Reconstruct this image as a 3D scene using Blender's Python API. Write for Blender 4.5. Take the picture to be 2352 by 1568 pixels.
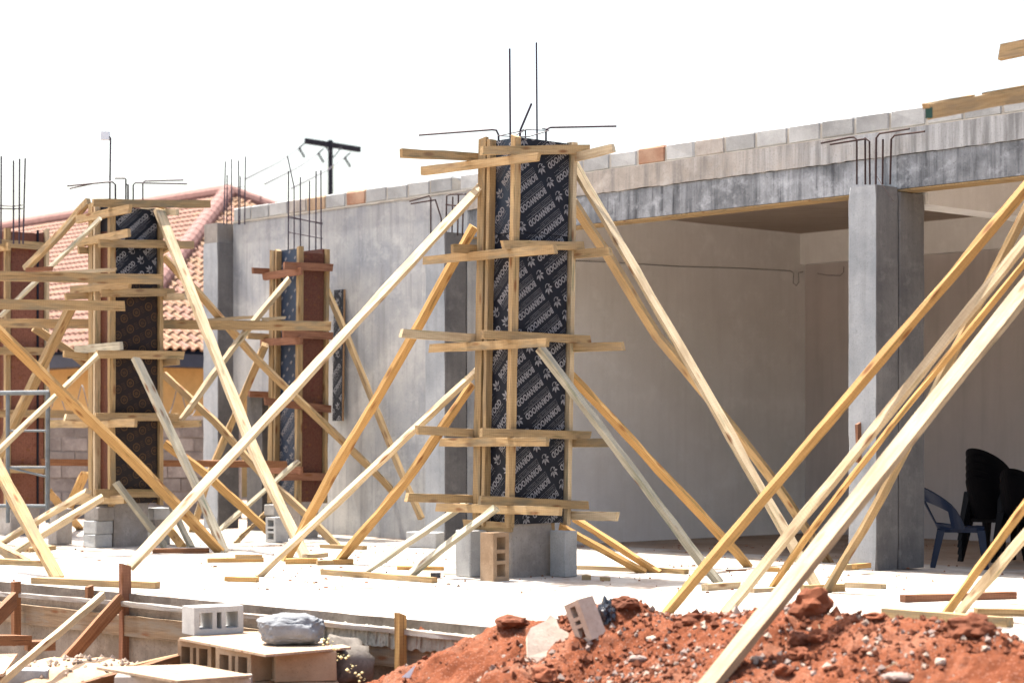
import bpy, bmesh, math, random
from mathutils import Vector, Matrix, noise
R = random.Random(7)
rad = math.radians
sc = bpy.context.scene
for o in list(bpy.data.objects): bpy.data.objects.remove(o)

# ------------------------------------------------------------------ camera, sky, sun, exposure
FPX, CX, HY, EYE = 4600.0, 1176.0, 1000.0, 1.18        # survey of the place: focal length in px, horizon row, eye height
cam_d = bpy.data.cameras.new('camera'); cam = bpy.data.objects.new('camera', cam_d); sc.collection.objects.link(cam)
cam.location = (0, 0, EYE); cam.rotation_euler = (rad(90), 0, 0)
cam_d.sensor_width = 36; cam_d.lens = 36*FPX/2352; cam_d.shift_y = (HY-784)/2352
cam_d.clip_start = .1; cam_d.clip_end = 2000
cam_d.dof.use_dof = True; cam_d.dof.focus_distance = 16.6; cam_d.dof.aperture_fstop = 2.2
sc.camera = cam
SUN = Vector((-.275, .245, .93)).normalized()
w = bpy.data.worlds.new('World'); sc.world = w; w.use_nodes = True
nt = w.node_tree; bg = nt.nodes['Background']; sky = nt.nodes.new('ShaderNodeTexSky')
sky.sky_type = 'NISHITA'; sky.sun_disc = False; sky.sun_elevation = math.asin(SUN.z); sky.sun_rotation = math.atan2(SUN.x, SUN.y)
sky.air_density = 1.3; sky.dust_density = 6.0; sky.ozone_density = 1.0
nt.links.new(sky.outputs[0], bg.inputs[0]); bg.inputs[1].default_value = .13
sd = bpy.data.lights.new('sun', 'SUN'); sd.energy = 5.0; sd.angle = rad(.5); sd.color = (1, .95, .87)
so = bpy.data.objects.new('sun', sd); sc.collection.objects.link(so); so.rotation_euler = SUN.to_track_quat('Z', 'Y').to_euler()
vs = sc.view_settings; vs.view_transform = 'Standard'; vs.look = 'None'; vs.gamma = 1; vs.use_curve_mapping = False; vs.exposure = 1.68
sc.cycles.max_bounces = 8; sc.cycles.diffuse_bounces = 5

# ------------------------------------------------------------------ frames and helpers
U = Vector((.669, -.743, 0)); V = Vector((.743, .669, 0)); ANG = math.atan2(-.743, .669)
def P(x, y, s): return Vector(((x-CX)/s, FPX/s, EYE+(HY-y)/s))
def gs(y, z=0): return (y-HY)/(EYE-z)
def G(x, y, z=0): return P(x, y, gs(y, z))
class Frame:
    def __init__(s, c, lean=0): s.c = Vector((c[0], c[1], 0)); s.lean = lean
    def L(s, a, b, z): p = s.c+U*a+V*b; return Vector((p.x+s.lean*(z-.5), p.y, z))
    def at(s, x, y, a=None, b=None):
        d = Vector(((x-CX)/FPX, 1, (HY-y)/FPX)); n = U if a is not None else V
        off = a if a is not None else b
        t = n.dot(s.c+n*off)/(n.x*d.x+n.y*d.y); return Vector((d.x*t, t, EYE+d.z*t))
    def local(s, p): q = Vector((p.x, p.y, 0))-s.c; return q.dot(U), q.dot(V)
WL = {}
def link(o, loc, parent=None):
    sc.collection.objects.link(o); WL[o.name] = Vector(loc)
    if parent is not None: o.parent = parent; o.location = Vector(loc)-WL[parent.name]
    else: o.location = loc
    return o
def tag(o, label=None, cat=None, group=None, kind=None):
    for k, v_ in (('label', label), ('category', cat), ('group', group), ('kind', kind)):
        if v_: o[k] = v_
    return o
def thing(name, loc, label, cat, group=None): return tag(link(bpy.data.objects.new(name, None), loc), label, cat, group)
def mesh(name, vs_, fs, mats, parent=None, org=None, smooth=False, mi=None):
    if org is None:
        org = sum((Vector(v) for v in vs_), Vector())/len(vs_)
    me = bpy.data.meshes.new(name); me.from_pydata([tuple(Vector(v)-org) for v in vs_], [], fs)
    for m in (mats if isinstance(mats, (list, tuple)) else [mats]): me.materials.append(m)
    if mi: me.polygons.foreach_set('material_index', mi)
    if smooth: me.polygons.foreach_set('use_smooth', [True]*len(me.polygons))
    me.update(); return link(bpy.data.objects.new(name, me), org, parent)
class MB:
    def __init__(s): s.v = []; s.f = []
    def add(s, v, f): n = len(s.v); s.v += [Vector(q) for q in v]; s.f += [tuple(i+n for i in g) for g in f]; return s
    def hexa(s, c): return s.add(c, [(0,3,2,1),(4,5,6,7),(0,1,5,4),(1,2,6,5),(2,3,7,6),(3,0,4,7)])
    def box(s, x0, x1, y0, y1, z0, z1): return s.hexa([(x0,y0,z0),(x1,y0,z0),(x1,y1,z0),(x0,y1,z0),(x0,y0,z1),(x1,y0,z1),(x1,y1,z1),(x0,y1,z1)])
    def fbox(s, fr, a0, a1, b0, b1, z0, z1):
        return s.hexa([fr.L(a0,b0,z0),fr.L(a1,b0,z0),fr.L(a1,b1,z0),fr.L(a0,b1,z0),fr.L(a0,b0,z1),fr.L(a1,b0,z1),fr.L(a1,b1,z1),fr.L(a0,b1,z1)])
    def tube(s, pts, r, n=6, r1=None):
        pts = [Vector(p) for p in pts]; k = len(pts); vs_ = []; ref = None
        for i, p in enumerate(pts):
            d = (pts[min(i+1, k-1)]-pts[max(i-1, 0)]).normalized()
            if ref is None: ref = d.orthogonal().normalized()
            ref = (ref-d*ref.dot(d)).normalized(); q = d.cross(ref)
            rr = r if r1 is None else r+(r1-r)*i/(k-1)
            for j in range(n):
                t = 2*math.pi*j/n; vs_.append(p+(ref*math.cos(t)+q*math.sin(t))*rr)
        fs = [(i*n+j, i*n+(j+1)%n, (i+1)*n+(j+1)%n, (i+1)*n+j) for i in range(k-1) for j in range(n)]
        fs += [tuple(range(n))[::-1], tuple((k-1)*n+j for j in range(n))]
        return s.add(vs_, fs)
    def build(s, name, m, parent=None, org=None, smooth=False): return mesh(name, s.v, s.f, m, parent, org, smooth)

def board(name, pts, N, wN, wS, mat, parent=None, jit=.003, wane=0, flare=None):
    """a sawn board along pts (world); N = direction of the face of width wN, wS the other width"""
    pts = [Vector(p) for p in pts]; o = pts[0]; X = (pts[-1]-o).normalized()
    Z = (N-X*N.dot(X)).normalized(); Y = Z.cross(X)
    M = Matrix((X, Y, Z)).transposed(); Mi = M.transposed()
    lp = [Mi@(p-o) for p in pts]; ln = lp[-1].x
    st = max(3, min(16, int(ln/.2)+1)); vs_ = []
    skew = [R.uniform(-.012, .012) for _ in range(2)]
    bow = R.uniform(-1, 1)*ln*.0016
    for i in range(st):
        x = ln*i/(st-1)
        for k in range(len(lp)-1):
            if x <= lp[k+1].x+1e-6 or k == len(lp)-2:
                t = (x-lp[k].x)/max(1e-6, lp[k+1].x-lp[k].x); cy = lp[k].y+(lp[k+1].y-lp[k].y)*t; cz = lp[k].z+(lp[k+1].z-lp[k].z)*t; break
        cy += bow*4*(i/(st-1))*(1-i/(st-1))
        for sy, sz in ((-1,-1), (1,-1), (1,1), (-1,1)):
            j = jit
            wv = wane*max(0, noise.noise((x*2.3+sy*3+bow*900, sz*5.1, 1.7)))*.5 if wane else 0
            sk = skew[0]*sy if i == 0 else (skew[1]*sy if i == st-1 else 0)
            vs_.append((x+sk, cy+sy*(wN/2-wv)+R.uniform(-j, j), cz+sz*(wS/2-wv*.6)+R.uniform(-j, j)))
    fs = [(0,1,2,3)[::1], tuple((st-1)*4+q for q in (3,2,1,0))]
    for i in range(st-1):
        for q in range(4):
            r_ = (q+1) % 4; fs.append((i*4+q, (i+1)*4+q, (i+1)*4+r_, i*4+r_))
    me = bpy.data.meshes.new(name); me.from_pydata(vs_, [], fs); me.materials.append(mat); me.update()
    ob = bpy.data.objects.new(name, me); ob.rotation_euler = M.to_euler(); link(ob, o, parent); return ob

# ------------------------------------------------------------------ materials
def newmat(name, rough=.8, spec=.3):
    m = bpy.data.materials.new(name); m.use_nodes = True; t = m.node_tree; b = t.nodes['Principled BSDF']
    b.inputs['Roughness'].default_value = rough; b.inputs['Specular IOR Level'].default_value = spec; return m, t, b
def N_(t, kind, **kw):
    n = t.nodes.new(kind)
    for k, v_ in kw.items():
        if k.startswith('i_'): n.inputs[k[2:].replace('_', ' ')].default_value = v_
        else: setattr(n, k, v_)
    return n
def coords(t, scale, rnd=True):
    tc = N_(t, 'ShaderNodeTexCoord'); mp = N_(t, 'ShaderNodeMapping'); mp.inputs['Scale'].default_value = scale
    if rnd:
        oi = N_(t, 'ShaderNodeObjectInfo'); ml = N_(t, 'ShaderNodeVectorMath', operation='SCALE'); ml.inputs['Scale'].default_value = 37
        cmb = N_(t, 'ShaderNodeCombineXYZ')
        for k in range(3): t.links.new(oi.outputs['Random'], cmb.inputs[k])
        t.links.new(cmb.outputs[0], ml.inputs[0]); ad = N_(t, 'ShaderNodeVectorMath', operation='ADD')
        t.links.new(tc.outputs['Object'], ad.inputs[0]); t.links.new(ml.outputs[0], ad.inputs[1]); t.links.new(ad.outputs[0], mp.inputs[0])
    else: t.links.new(tc.outputs['Object'], mp.inputs[0])
    return mp.outputs[0]
def nz(t, co, scale, detail=6, rough=.6): 
    n = N_(t, 'ShaderNodeTexNoise'); n.inputs['Scale'].default_value = scale; n.inputs['Detail'].default_value = detail; n.inputs['Roughness'].default_value = rough
    t.links.new(co, n.inputs['Vector']); return n.outputs[0]
def ramp(t, src, stops):
    r = N_(t, 'ShaderNodeValToRGB'); e = r.color_ramp.elements
    while len(e) < len(stops): e.new(.5)
    for k, (p, c) in enumerate(stops): e[k].position = p; e[k].color = (*c, 1) if len(c) == 3 else c
    t.links.new(src, r.inputs[0]); return r.outputs[0]
def mixc(t, fac, a, b, mode='MIX'):
    m = N_(t, 'ShaderNodeMix', data_type='RGBA', blend_type=mode)
    for s_, v_ in ((0, fac), (6, a), (7, b)):
        if hasattr(v_, 'is_output') or hasattr(v_, 'links'): t.links.new(v_, m.inputs[s_])
        else: m.inputs[s_].default_value = v_ if s_ == 0 else (*v_, 1)
    return m.outputs[2]
def bump(t, b, h, dist=.004, strength=.6):
    n = N_(t, 'ShaderNodeBump'); n.inputs['Distance'].default_value = dist; n.inputs['Strength'].default_value = strength
    t.links.new(h, n.inputs['Height']); t.links.new(n.outputs[0], b.inputs['Normal'])
def wood(name, lo, hi, knot=(.16,.06,.02), stain=None, rough=.75):
    m, t, b = newmat(name, rough, .25)
    g = coords(t, (1.2, 26, 26)); grain = nz(t, g, 2.2, 5, .65)
    c = ramp(t, grain, [(.32, lo), (.62, hi)])
    co = coords(t, (1, 1, 1)); pat = nz(t, co, 2.3, 3); c = mixc(t, ramp(t, pat, [(.35, (0,0,0)), (.7, (.55,.55,.55))]), c, tuple(q*.68 for q in hi))
    vo = N_(t, 'ShaderNodeTexVoronoi'); vo.inputs['Scale'].default_value = 1; kc = coords(t, (3.2, 12, 12)); t.links.new(kc, vo.inputs['Vector'])
    k = ramp(t, vo.outputs['Distance'], [(.10, (.9,.9,.9)), (.24, (0,0,0))]); c = mixc(t, k, c, knot)
    fine = nz(t, coords(t, (3, 60, 60)), 3, 3); sp = nz(t, coords(t, (.9, 42, 42)), 1.5, 2, .5); c = mixc(t, ramp(t, sp, [(.66, (0,0,0)), (.72, (.75,.75,.75))]), c, tuple(q*.35 for q in lo)); c = mixc(t, ramp(t, fine, [(.54, (0,0,0)), (.72, (.6,.6,.6))]), c, tuple(q*.55 for q in lo))
    gr = nz(t, coords(t, (1.6, 20, 20)), 1.3, 4, .65); c = mixc(t, ramp(t, gr, [(.57, (0,0,0)), (.66, (.6,.6,.6))]), c, tuple(q*.6 for q in knot[:1])+(lo[1]*.45, lo[2]*.4))
    sw = N_(t, 'ShaderNodeTexWave', wave_type='BANDS', bands_direction='X'); sw.inputs['Scale'].default_value = 14; sw.inputs['Distortion'].default_value = 3; sw.inputs['Detail'].default_value = 2; t.links.new(coords(t, (1,.6,.6)), sw.inputs['Vector'])
    c = mixc(t, ramp(t, sw.outputs[0], [(.0, (.14,.14,.14)), (.5, (0,0,0))]), c, tuple(q*.5 for q in lo))
    if stain:
        c = mixc(t, ramp(t, nz(t, coords(t, (1.5, 7, 7)), 1.6, 5), [(.48, (0,0,0)), (.64, (.75,.75,.75))]), c, stain)
    oi = N_(t, 'ShaderNodeObjectInfo'); mr = N_(t, 'ShaderNodeMapRange'); mr.inputs['To Min'].default_value = .82; mr.inputs['To Max'].default_value = 1.1
    t.links.new(oi.outputs['Random'], mr.inputs['Value']); hs = N_(t, 'ShaderNodeHueSaturation'); t.links.new(mr.outputs[0], hs.inputs['Value']); t.links.new(c, hs.inputs['Color'])
    t.links.new(hs.outputs[0], b.inputs['Base Color']); bump(t, b, fine, .0025, .5); return m
def concrete(name, c0, c1, streak=.3, dark=(.09,.09,.095), blotch=.45, scale=1.0, rnd=False, pit=.5, grain=70, gradx=None, dust=None):
    m, t, b = newmat(name, .88, .2)
    co = coords(t, (1,1,1), rnd); big = nz(t, co, 1.1*scale, 8, .62)
    c = ramp(t, big, [(.33, c0), (.66, c1)])
    st = nz(t, coords(t, (7, 7, .55), rnd), 1.6*scale, 6, .6); c = mixc(t, ramp(t, st, [(.47, (0,0,0)), (.74, (streak,)*3)]), c, dark)
    bl = nz(t, coords(t, (1,1,1.2), rnd), 3.1*scale, 7, .7); c = mixc(t, ramp(t, bl, [(.52, (0,0,0)), (.72, (blotch,)*3)]), c, tuple(min(1, q*1.35) for q in c1))
    if dust:
        d1 = nz(t, coords(t, (1.6,.55,1), False), 1.3, 7, .68); c = mixc(t, ramp(t, d1, [(.47, (0,0,0)), (.68, (.9,.9,.9))]), c, dust)
        d2 = nz(t, coords(t, (9,9,1), False), 2.2, 4, .7); c = mixc(t, ramp(t, d2, [(.6, (0,0,0)), (.72, (.8,.8,.8))]), c, dust)
    if gradx:
        tcx = N_(t, 'ShaderNodeTexCoord'); sx = N_(t, 'ShaderNodeSeparateXYZ'); t.links.new(tcx.outputs['Object'], sx.inputs[0])
        ad = N_(t, 'ShaderNodeMath', operation='MULTIPLY_ADD'); ad.inputs[1].default_value = .22; t.links.new(sx.outputs[0], ad.inputs[0]); t.links.new(bl, ad.inputs[2])
        c = mixc(t, ramp(t, ad.outputs[0], [(.15, (0,0,0)), (.6, (.9,.9,.9))]), c, ramp(t, st, [(.4, gradx), (.62, tuple(q*.45 for q in gradx))]))
    fi = nz(t, co, grain, 3, .7); c = mixc(t, ramp(t, fi, [(.55, (0,0,0)), (.75, (pit,)*3)]), c, tuple(q*.55 for q in c0))
    if rnd:
        oi = N_(t, 'ShaderNodeObjectInfo'); mr = N_(t, 'ShaderNodeMapRange'); mr.inputs['To Min'].default_value = .72; mr.inputs['To Max'].default_value = 1.15
        t.links.new(oi.outputs['Random'], mr.inputs['Value']); hs = N_(t, 'ShaderNodeHueSaturation'); t.links.new(mr.outputs[0], hs.inputs['Value']); t.links.new(c, hs.inputs['Color']); c = hs.outputs[0]
    t.links.new(c, b.inputs['Base Color']); bump(t, b, fi, .004, .5); return m
def plain(name, c, rough=.6, spec=.3, var=.25, metal=0):
    m, t, b = newmat(name, rough, spec); n = nz(t, coords(t, (1,1,1)), 9, 4)
    t.links.new(ramp(t, n, [(.3, tuple(q*(1-var) for q in c)), (.7, tuple(min(1, q*(1+var*.5)) for q in c))]), b.inputs['Base Color']); b.inputs['Metallic'].default_value = metal; return m
W_pale = wood('pale_pine', (.43,.32,.19), (.58,.46,.30), stain=(.33,.24,.14))
W_tan = wood('tan_pine', (.30,.19,.085), (.44,.305,.155), stain=(.25,.18,.105))
W_orange = wood('orange_pine', (.34,.19,.065), (.48,.285,.105), knot=(.17,.06,.015))
W_grey = wood('weathered_pine', (.36,.32,.235), (.50,.45,.34), stain=(.27,.25,.19))
W_stain = wood('stained_pine', (.27,.17,.075), (.39,.265,.13), stain=(.17,.14,.09))
W_brown = wood('brown_timber', (.13,.055,.025), (.24,.11,.05))
W_red = wood('red_timber', (.16,.068,.037), (.27,.125,.07))
W_dust = wood('dusty_board', (.24,.215,.19), (.36,.34,.32), stain=(.22,.17,.12))
C_wall = concrete('wall_plaster', (.25,.262,.28), (.45,.44,.415), .6, (.17,.17,.175), .45, 1.0, grain=40, pit=.3)
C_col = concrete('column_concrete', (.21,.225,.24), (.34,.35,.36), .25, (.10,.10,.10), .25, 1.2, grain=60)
C_coldark = concrete('shaded_column_concrete', (.105,.10,.10), (.19,.18,.17), .3, (.07,.07,.07), .5, 1.5, grain=60)  # column concrete with shade put into its colour, mainly for +U faces
C_beamup = concrete('tan_beam_concrete', (.20,.175,.15), (.42,.375,.33), .75, (.11,.11,.115), .5, 1.0, grain=55, gradx=(.36,.365,.37))
C_beamlo = concrete('stained_beam_concrete', (.05,.054,.06), (.38,.395,.41), .9, (.03,.032,.037), .7, 1.3, grain=55)
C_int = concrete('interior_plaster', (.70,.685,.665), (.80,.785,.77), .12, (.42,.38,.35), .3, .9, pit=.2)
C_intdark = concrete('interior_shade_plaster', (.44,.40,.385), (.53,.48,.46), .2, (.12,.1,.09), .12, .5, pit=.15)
C_block = concrete('grey_block', (.29,.29,.285), (.41,.41,.40), .1, (.2,.2,.19), .3, 3, True, grain=110, pit=.7)
C_tanblock = concrete('tan_block', (.25,.165,.10), (.37,.265,.175), .1, (.3,.2,.12), .35, 3, True, grain=110, pit=.6)
C_rust = concrete('rust_block', (.24,.12,.075), (.34,.22,.15), .2, (.2,.12,.08), .25, 3, True, grain=110, pit=.6)
C_mort = concrete('mortar', (.30,.27,.23), (.42,.39,.34), .1, (.2,.2,.2), .3, 3, grain=80)
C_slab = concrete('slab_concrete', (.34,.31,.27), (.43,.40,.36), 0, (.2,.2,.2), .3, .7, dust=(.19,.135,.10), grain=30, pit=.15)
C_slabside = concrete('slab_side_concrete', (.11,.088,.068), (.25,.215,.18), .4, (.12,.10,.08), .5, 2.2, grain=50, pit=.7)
C_dirt = concrete('dirt', (.25,.17,.12), (.38,.30,.23), 0, (.2,.1,.06), .3, 1, grain=20)
C_foot = concrete('footing_concrete', (.23,.20,.175), (.36,.33,.30), .2, (.16,.14,.13), .4, 3, True, grain=60)
C_rock = concrete('mortar_lump', (.19,.20,.215), (.30,.31,.325), 0, (.3,.3,.3), .4, 4, True, grain=60)
C_pale = concrete('pale_rubble', (.30,.22,.17), (.42,.34,.28), 0, (.4,.3,.2), .3, 5, True, grain=60)
P_black = plain('film_faced_plywood', (.006,.008,.015), .5, .2)
P_dark = plain('dark_plywood', (.013,.008,.009), .5, .25)
P_blue = plain('blue_film_plywood', (.015,.03,.06), .4, .4)
P_brown = wood('brown_film_plywood', (.085,.028,.018), (.15,.055,.032), rough=.5)
P_brick = wood('red_plywood', (.13,.048,.03), (.21,.085,.052), rough=.6)
P_print = plain('white_print', (.21,.205,.215), .6, .2, .2)
P_gold = plain('gold_print', (.085,.042,.014), .5, .3, .3)
P_edge = plain('ply_edge', (.32,.19,.1), .8, .2, .4)
M_rebar = plain('rebar_steel', (.045,.03,.045), .6, .4, .4)
M_rust = plain('rusty_rebar', (.04,.02,.018), .8, .3, .4)
M_pole = plain('creosote_pole', (.018,.018,.026), .8, .2, .3)
M_galv = plain('galvanised_tube', (.13,.145,.155), .6, .3, .3)
M_white = plain('white_plastic', (.6,.63,.68), .5, .4, .1)
M_chairb = plain('blue_plastic', (.004,.012,.034), .35, .25, .1)
M_chairk = plain('black_plastic', (.002,.002,.003), .5, .1, .1)
M_bag = plain('black_bag', (.02,.024,.035), .22, .6, .3)
M_tile = plain('terracotta_tile', (.24,.135,.10), .8, .2, .35)
M_tileb = plain('sandy_tile', (.24,.145,.09), .8, .2, .3)
M_cap = plain('pink_ridge_tile', (.21,.115,.10), .85, .2, .25)
M_yel = plain('yellow_wall_paint', (.43,.265,.11), .9, .1, .12)
M_fascia = plain('dark_fascia', (.025,.03,.05), .6, .3, .2)
M_dark = plain('dark_void', (.02,.016,.014), .9, .1, .2)
M_green = plain('green_paint', (.02,.06,.05), .7, .2, .3)
M_yellowtape = plain('yellow_band', (.5,.5,.06), .6, .2, .1)
def soffit_mat():
    m, t, b = newmat('shuttered_soffit', .85, .2)
    n = nz(t, coords(t, (1,1,1), False), 1.2, 4); g = nz(t, coords(t, (.6, 14, 14), False), 2, 5, .7)
    c = ramp(t, g, [(.35, (.24,.19,.155)), (.66, (.40,.32,.26))]); t.links.new(c, b.inputs['Base Color']); return m
M_soffit = soffit_mat()
def soil_mat():
    m, t, b = newmat('red_soil', .95, .1)
    co = coords(t, (1,1,1), False); c = ramp(t, nz(t, co, 2.2, 8, .65), [(.34, (.12,.034,.014)), (.52, (.19,.062,.03)), (.70, (.26,.125,.08))])
    c = mixc(t, ramp(t, nz(t, co, 38, 4, .7), [(.5, (0,0,0)), (.72, (.55,.55,.55))]), c, (.06,.016,.008))
    vo = N_(t, 'ShaderNodeTexVoronoi'); vo.inputs['Scale'].default_value = 55; t.links.new(co, vo.inputs['Vector'])
    c = mixc(t, ramp(t, vo.outputs['Distance'], [(.12, (.6,.6,.6)), (.3, (0,0,0))]), c, (.30,.18,.14))
    t.links.new(c, b.inputs['Base Color']); bump(t, b, nz(t, co, 45, 6, .8), .02, .9); return m
M_soil = soil_mat()
M_soilclod = concrete('red_clod', (.10,.03,.013), (.19,.062,.03), 0, (.05,.015,.01), .3, 5, True, grain=50, pit=.6)
M_greystone = concrete('grey_stone', (.20,.14,.12), (.30,.24,.21), 0, (.2,.2,.2), .3, 5, True)

P_sheen = plain('blue_sheen_plywood', (.010,.019,.036), .4, .35)  # black plywood with the left face's blue sheen put into its colour

M_doorshade = wood('doorway_shade_brown', (.05,.03,.022), (.085,.052,.04))  # dark brown painted for the unlit inside of the doorway
W_form = wood('formwork_board', (.15,.10,.06), (.25,.18,.115), stain=(.2,.18,.15))
C_cream = concrete('cream_rubble', (.42,.34,.27), (.55,.47,.38), 0, (.4,.3,.2), .3, 5, True, grain=60)

W_near = wood('near_pine', (.27,.19,.11), (.38,.29,.185), stain=(.19,.135,.08))
# ------------------------------------------------------------------ ground, slab, soil
LOW = -.75
def sheet(name, x0, x1, y0, y1, z, m, label=None):
    o = mesh(name, [(x0,y0,z),(x1,y0,z),(x1,y1,z),(x0,y1,z)], [(0,1,2,3)], m); return tag(o, kind='structure')
sheet('ground', -900, 900, 2, 1500, LOW, C_dirt)
E0 = G(0, 1335); E1 = G(1140, 1440); ED = (E1-E0).normalized(); EN = Vector((-ED.y, ED.x, 0))      # slab edge runs along ED, EN points over the slab
BF = Frame((3.1825, 17.49))                                                                       # building: a along U, b along V
def edgep(t): return E1+ED*t
front = []; t = -11.0
while t < 9:
    j = .02*noise.noise((t*2.1, 0, 0))+.012*noise.noise((t*9, 3, 0)); front.append(edgep(t)+EN*j); t += .12
back = [BF.L(8, .2, 0), BF.L(-10.75, .2, 0), Vector((-10.5, 25.5, 0)), Vector((-16, 25.0, 0))]
vs_ = [Vector((p.x, p.y, 0)) for p in front+back]; n = len(front); ntot = len(vs_)
vs_ += [Vector((p.x, p.y, -.11))-EN*0 for p in front]+[Vector((p.x, p.y, LOW-.05)) for p in front]
fs = [tuple(range(ntot))]; mi = [0]
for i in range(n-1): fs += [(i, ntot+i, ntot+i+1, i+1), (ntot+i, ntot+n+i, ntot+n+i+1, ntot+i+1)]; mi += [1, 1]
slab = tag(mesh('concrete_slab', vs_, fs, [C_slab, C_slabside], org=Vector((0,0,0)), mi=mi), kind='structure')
bk = MB(); bk.v = [Vector(q) for q in [(-16,25,-.08),(-10.5,25.5,-.08),tuple(BF.L(-10.75,.25,-.08)),tuple(BF.L(14,.25,-.08)),(600,40,-.08),(600,1500,-.08),(-600,1500,-.08),(-600,25,-.08)]]
bk.f = [tuple(range(8))]; tag(bk.build('dirt_yard', C_dirt), kind='structure')
# room floor slopes down from the front of the building
fl = MB().add([BF.L(-6.2,.2,.002), BF.L(9,.2,.002), BF.L(9,7,-.29), BF.L(-6.2,7,-.29)], [(0,1,2,3)]); tag(fl.build('room_floor', C_slab), kind='structure')
# rubble on the slab border at far left and low in front
def lump(mb, c, r, seed, sq=(1,1,.7), sub=2, amp=.35):
    bm = bmesh.new(); bmesh.ops.create_icosphere(bm, subdivisions=sub, radius=1)
    vv = []
    for v_ in bm.verts:
        p = v_.co; d = 1+amp*noise.noise(p*1.3+Vector((seed*7.3, seed*3.1, 0)))*1.2+amp*.5*noise.noise(p*3.5+Vector((seed, 0, seed)))+amp*.3*noise.noise(p*9)
        vv.append(Vector(c)+Vector((p.x*sq[0], p.y*sq[1], p.z*sq[2]))*r*d)
    mb.add(vv, [tuple(q.index for q in f.verts) for f in bm.faces]); bm.free(); return mb

prof = [(700,1600,-.9),(800,1592,-.75),(850,1570,-.6),(905,1548,-.5),(960,1528,-.42),(1010,1502,-.36),(1060,1480,-.28),(1100,1460,-.2),(1135,1444,-.1),(1165,1428,0),(1200,1422,.03),(1240,1428,.06),(1290,1424,.1),(1320,1412,.12),(1350,1392,.12),(1390,1388,.12),(1425,1378,.12),(1450,1380,.12),(1480,1400,.12),(1510,1413,.12),(1560,1418,.14),(1610,1414,.14),(1650,1412,.14),(1700,1408,.14),(1760,1404,.14),(1820,1392,.14),(1860,1390,.12),(1890,1404,.14),(1930,1414,.14),(2000,1416,.16),(2060,1420,.16),(2120,1426,.16),(2180,1430,.16),(2240,1436,.16),(2300,1452,.14),(2352,1480,.1),(2420,1520,0),(2520,1600,-.1),(2700,1750,-.2)]
ridge = []
for x, y, wv in prof:
    d = Vector(((x-CX)/FPX, 1, 0)); c0 = E1+EN*wv; tt = EN.dot(c0)/EN.dot(d); p = d*tt
    ridge.append(((p-E1).dot(ED), wv, EYE-(y-HY)/FPX*tt))
def ridge_at(t):
    if t <= ridge[0][0]: return ridge[0][1], ridge[0][2]
    for q in range(len(ridge)-1):
        if t <= ridge[q+1][0]:
            k = (t-ridge[q][0])/(ridge[q+1][0]-ridge[q][0]); return tuple(ridge[q][j]*(1-k)+ridge[q+1][j]*k for j in (1, 2))
    return ridge[-1][1], ridge[-1][2]
def soil_h(t, wv, fine=True):
    wc, zc = ridge_at(t); zc = max(zc, LOW-.1)
    d = wc-wv
    h = zc-.42*(math.sqrt(d*d+.01)-.1) if d > 0 else zc-.75*(math.sqrt(d*d+.006)-.077)
    h += .10*noise.fractal((t*1.1, wv*1.3, 2), 1, 2, 3)*min(1, abs(d)*1.5)
    if fine: h += .04*noise.fractal((t*5, wv*5, 5), .8, 2, 4)*(.35+.65*min(1, abs(d)*3))+.018*noise.noise((t*20, wv*20, 1))+.012*abs(noise.noise((t*43, wv*43, 9)))
    return h
nt_, nw = 460, 220; t0, t1 = ridge[0][0]-.1, ridge[-1][0]
sv = []; sf = []
for i in range(nt_+1):
    for j in range(nw+1):
        t = t0+(t1-t0)*i/nt_; wv = -3.2+4.1*j/nw; p = edgep(t)+EN*wv
        sv.append((p.x, p.y, max(soil_h(t, wv), LOW-.03 if wv < 0 else -.03)))
for i in range(nt_):
    for j in range(nw):
        a = i*(nw+1)+j; sf.append((a, a+nw+1, a+nw+2, a+1))
tag(mesh('soil_heap', sv, sf, M_soil, org=Vector((0,0,0)), smooth=True), kind='structure')
sfn = mathutils_bvh = None
from mathutils.bvhtree import BVHTree
SB = BVHTree.FromPolygons([Vector(v) for v in sv], sf)
def soil_hit(x, y):
    """where the sight line through photo point x, y meets the heap"""
    d = Vector(((x-CX)/FPX, 1, (HY-y)/FPX)).normalized(); return SB.ray_cast(Vector((0,0,EYE)), d)[0]
st = [MB(), MB(), MB()]
OCT = [(1,0,0),(0,1,0),(-1,0,0),(0,-1,0),(0,0,1),(0,0,-1)]; OF = [(0,1,4),(1,2,4),(2,3,4),(3,0,4),(1,0,5),(2,1,5),(3,2,5),(0,3,5)]
for k in range(15000):
    t = R.uniform(-1.0, t1-.6); wc, zc = ridge_at(t); wv = wc+R.uniform(-1.6, .35)
    if t < .6 and R.random() < .85: continue
    h = soil_h(t, wv)
    if h < -.45 or noise.noise((t*1.7, wv*2.2, 8))+R.uniform(-.35,.35) < -.12: continue
    r = .005+.022*R.random()**2.6; 
    if R.random() < .012: r = R.uniform(.02, .04)
    p = edgep(t)+EN*wv; c = Vector((p.x, p.y, h+r*.25))
    rot = Matrix.Rotation(R.uniform(0, 6), 3, 'Z')@Matrix.Rotation(R.uniform(0, 6), 3, 'X')
    mbk = st[R.choices((0,1,2), (11,2.0,2.2))[0]]
    q = [rot@(Vector(o_)*r*R.uniform(.6, 1.3)) for o_ in OCT]
    mbk.add([c+v_ for v_ in q], OF)
vv = []; ff = []; mm = []
for k, s_ in enumerate(st):
    n0 = len(vv); vv += s_.v; ff += [tuple(i+n0 for i in f) for f in s_.f]; mm += [k]*len(s_.f)
tag(mesh('gravel', vv, ff, [M_soilclod, C_pale, M_greystone], org=Vector((0,0,0)), mi=mm), kind='stuff')

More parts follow.
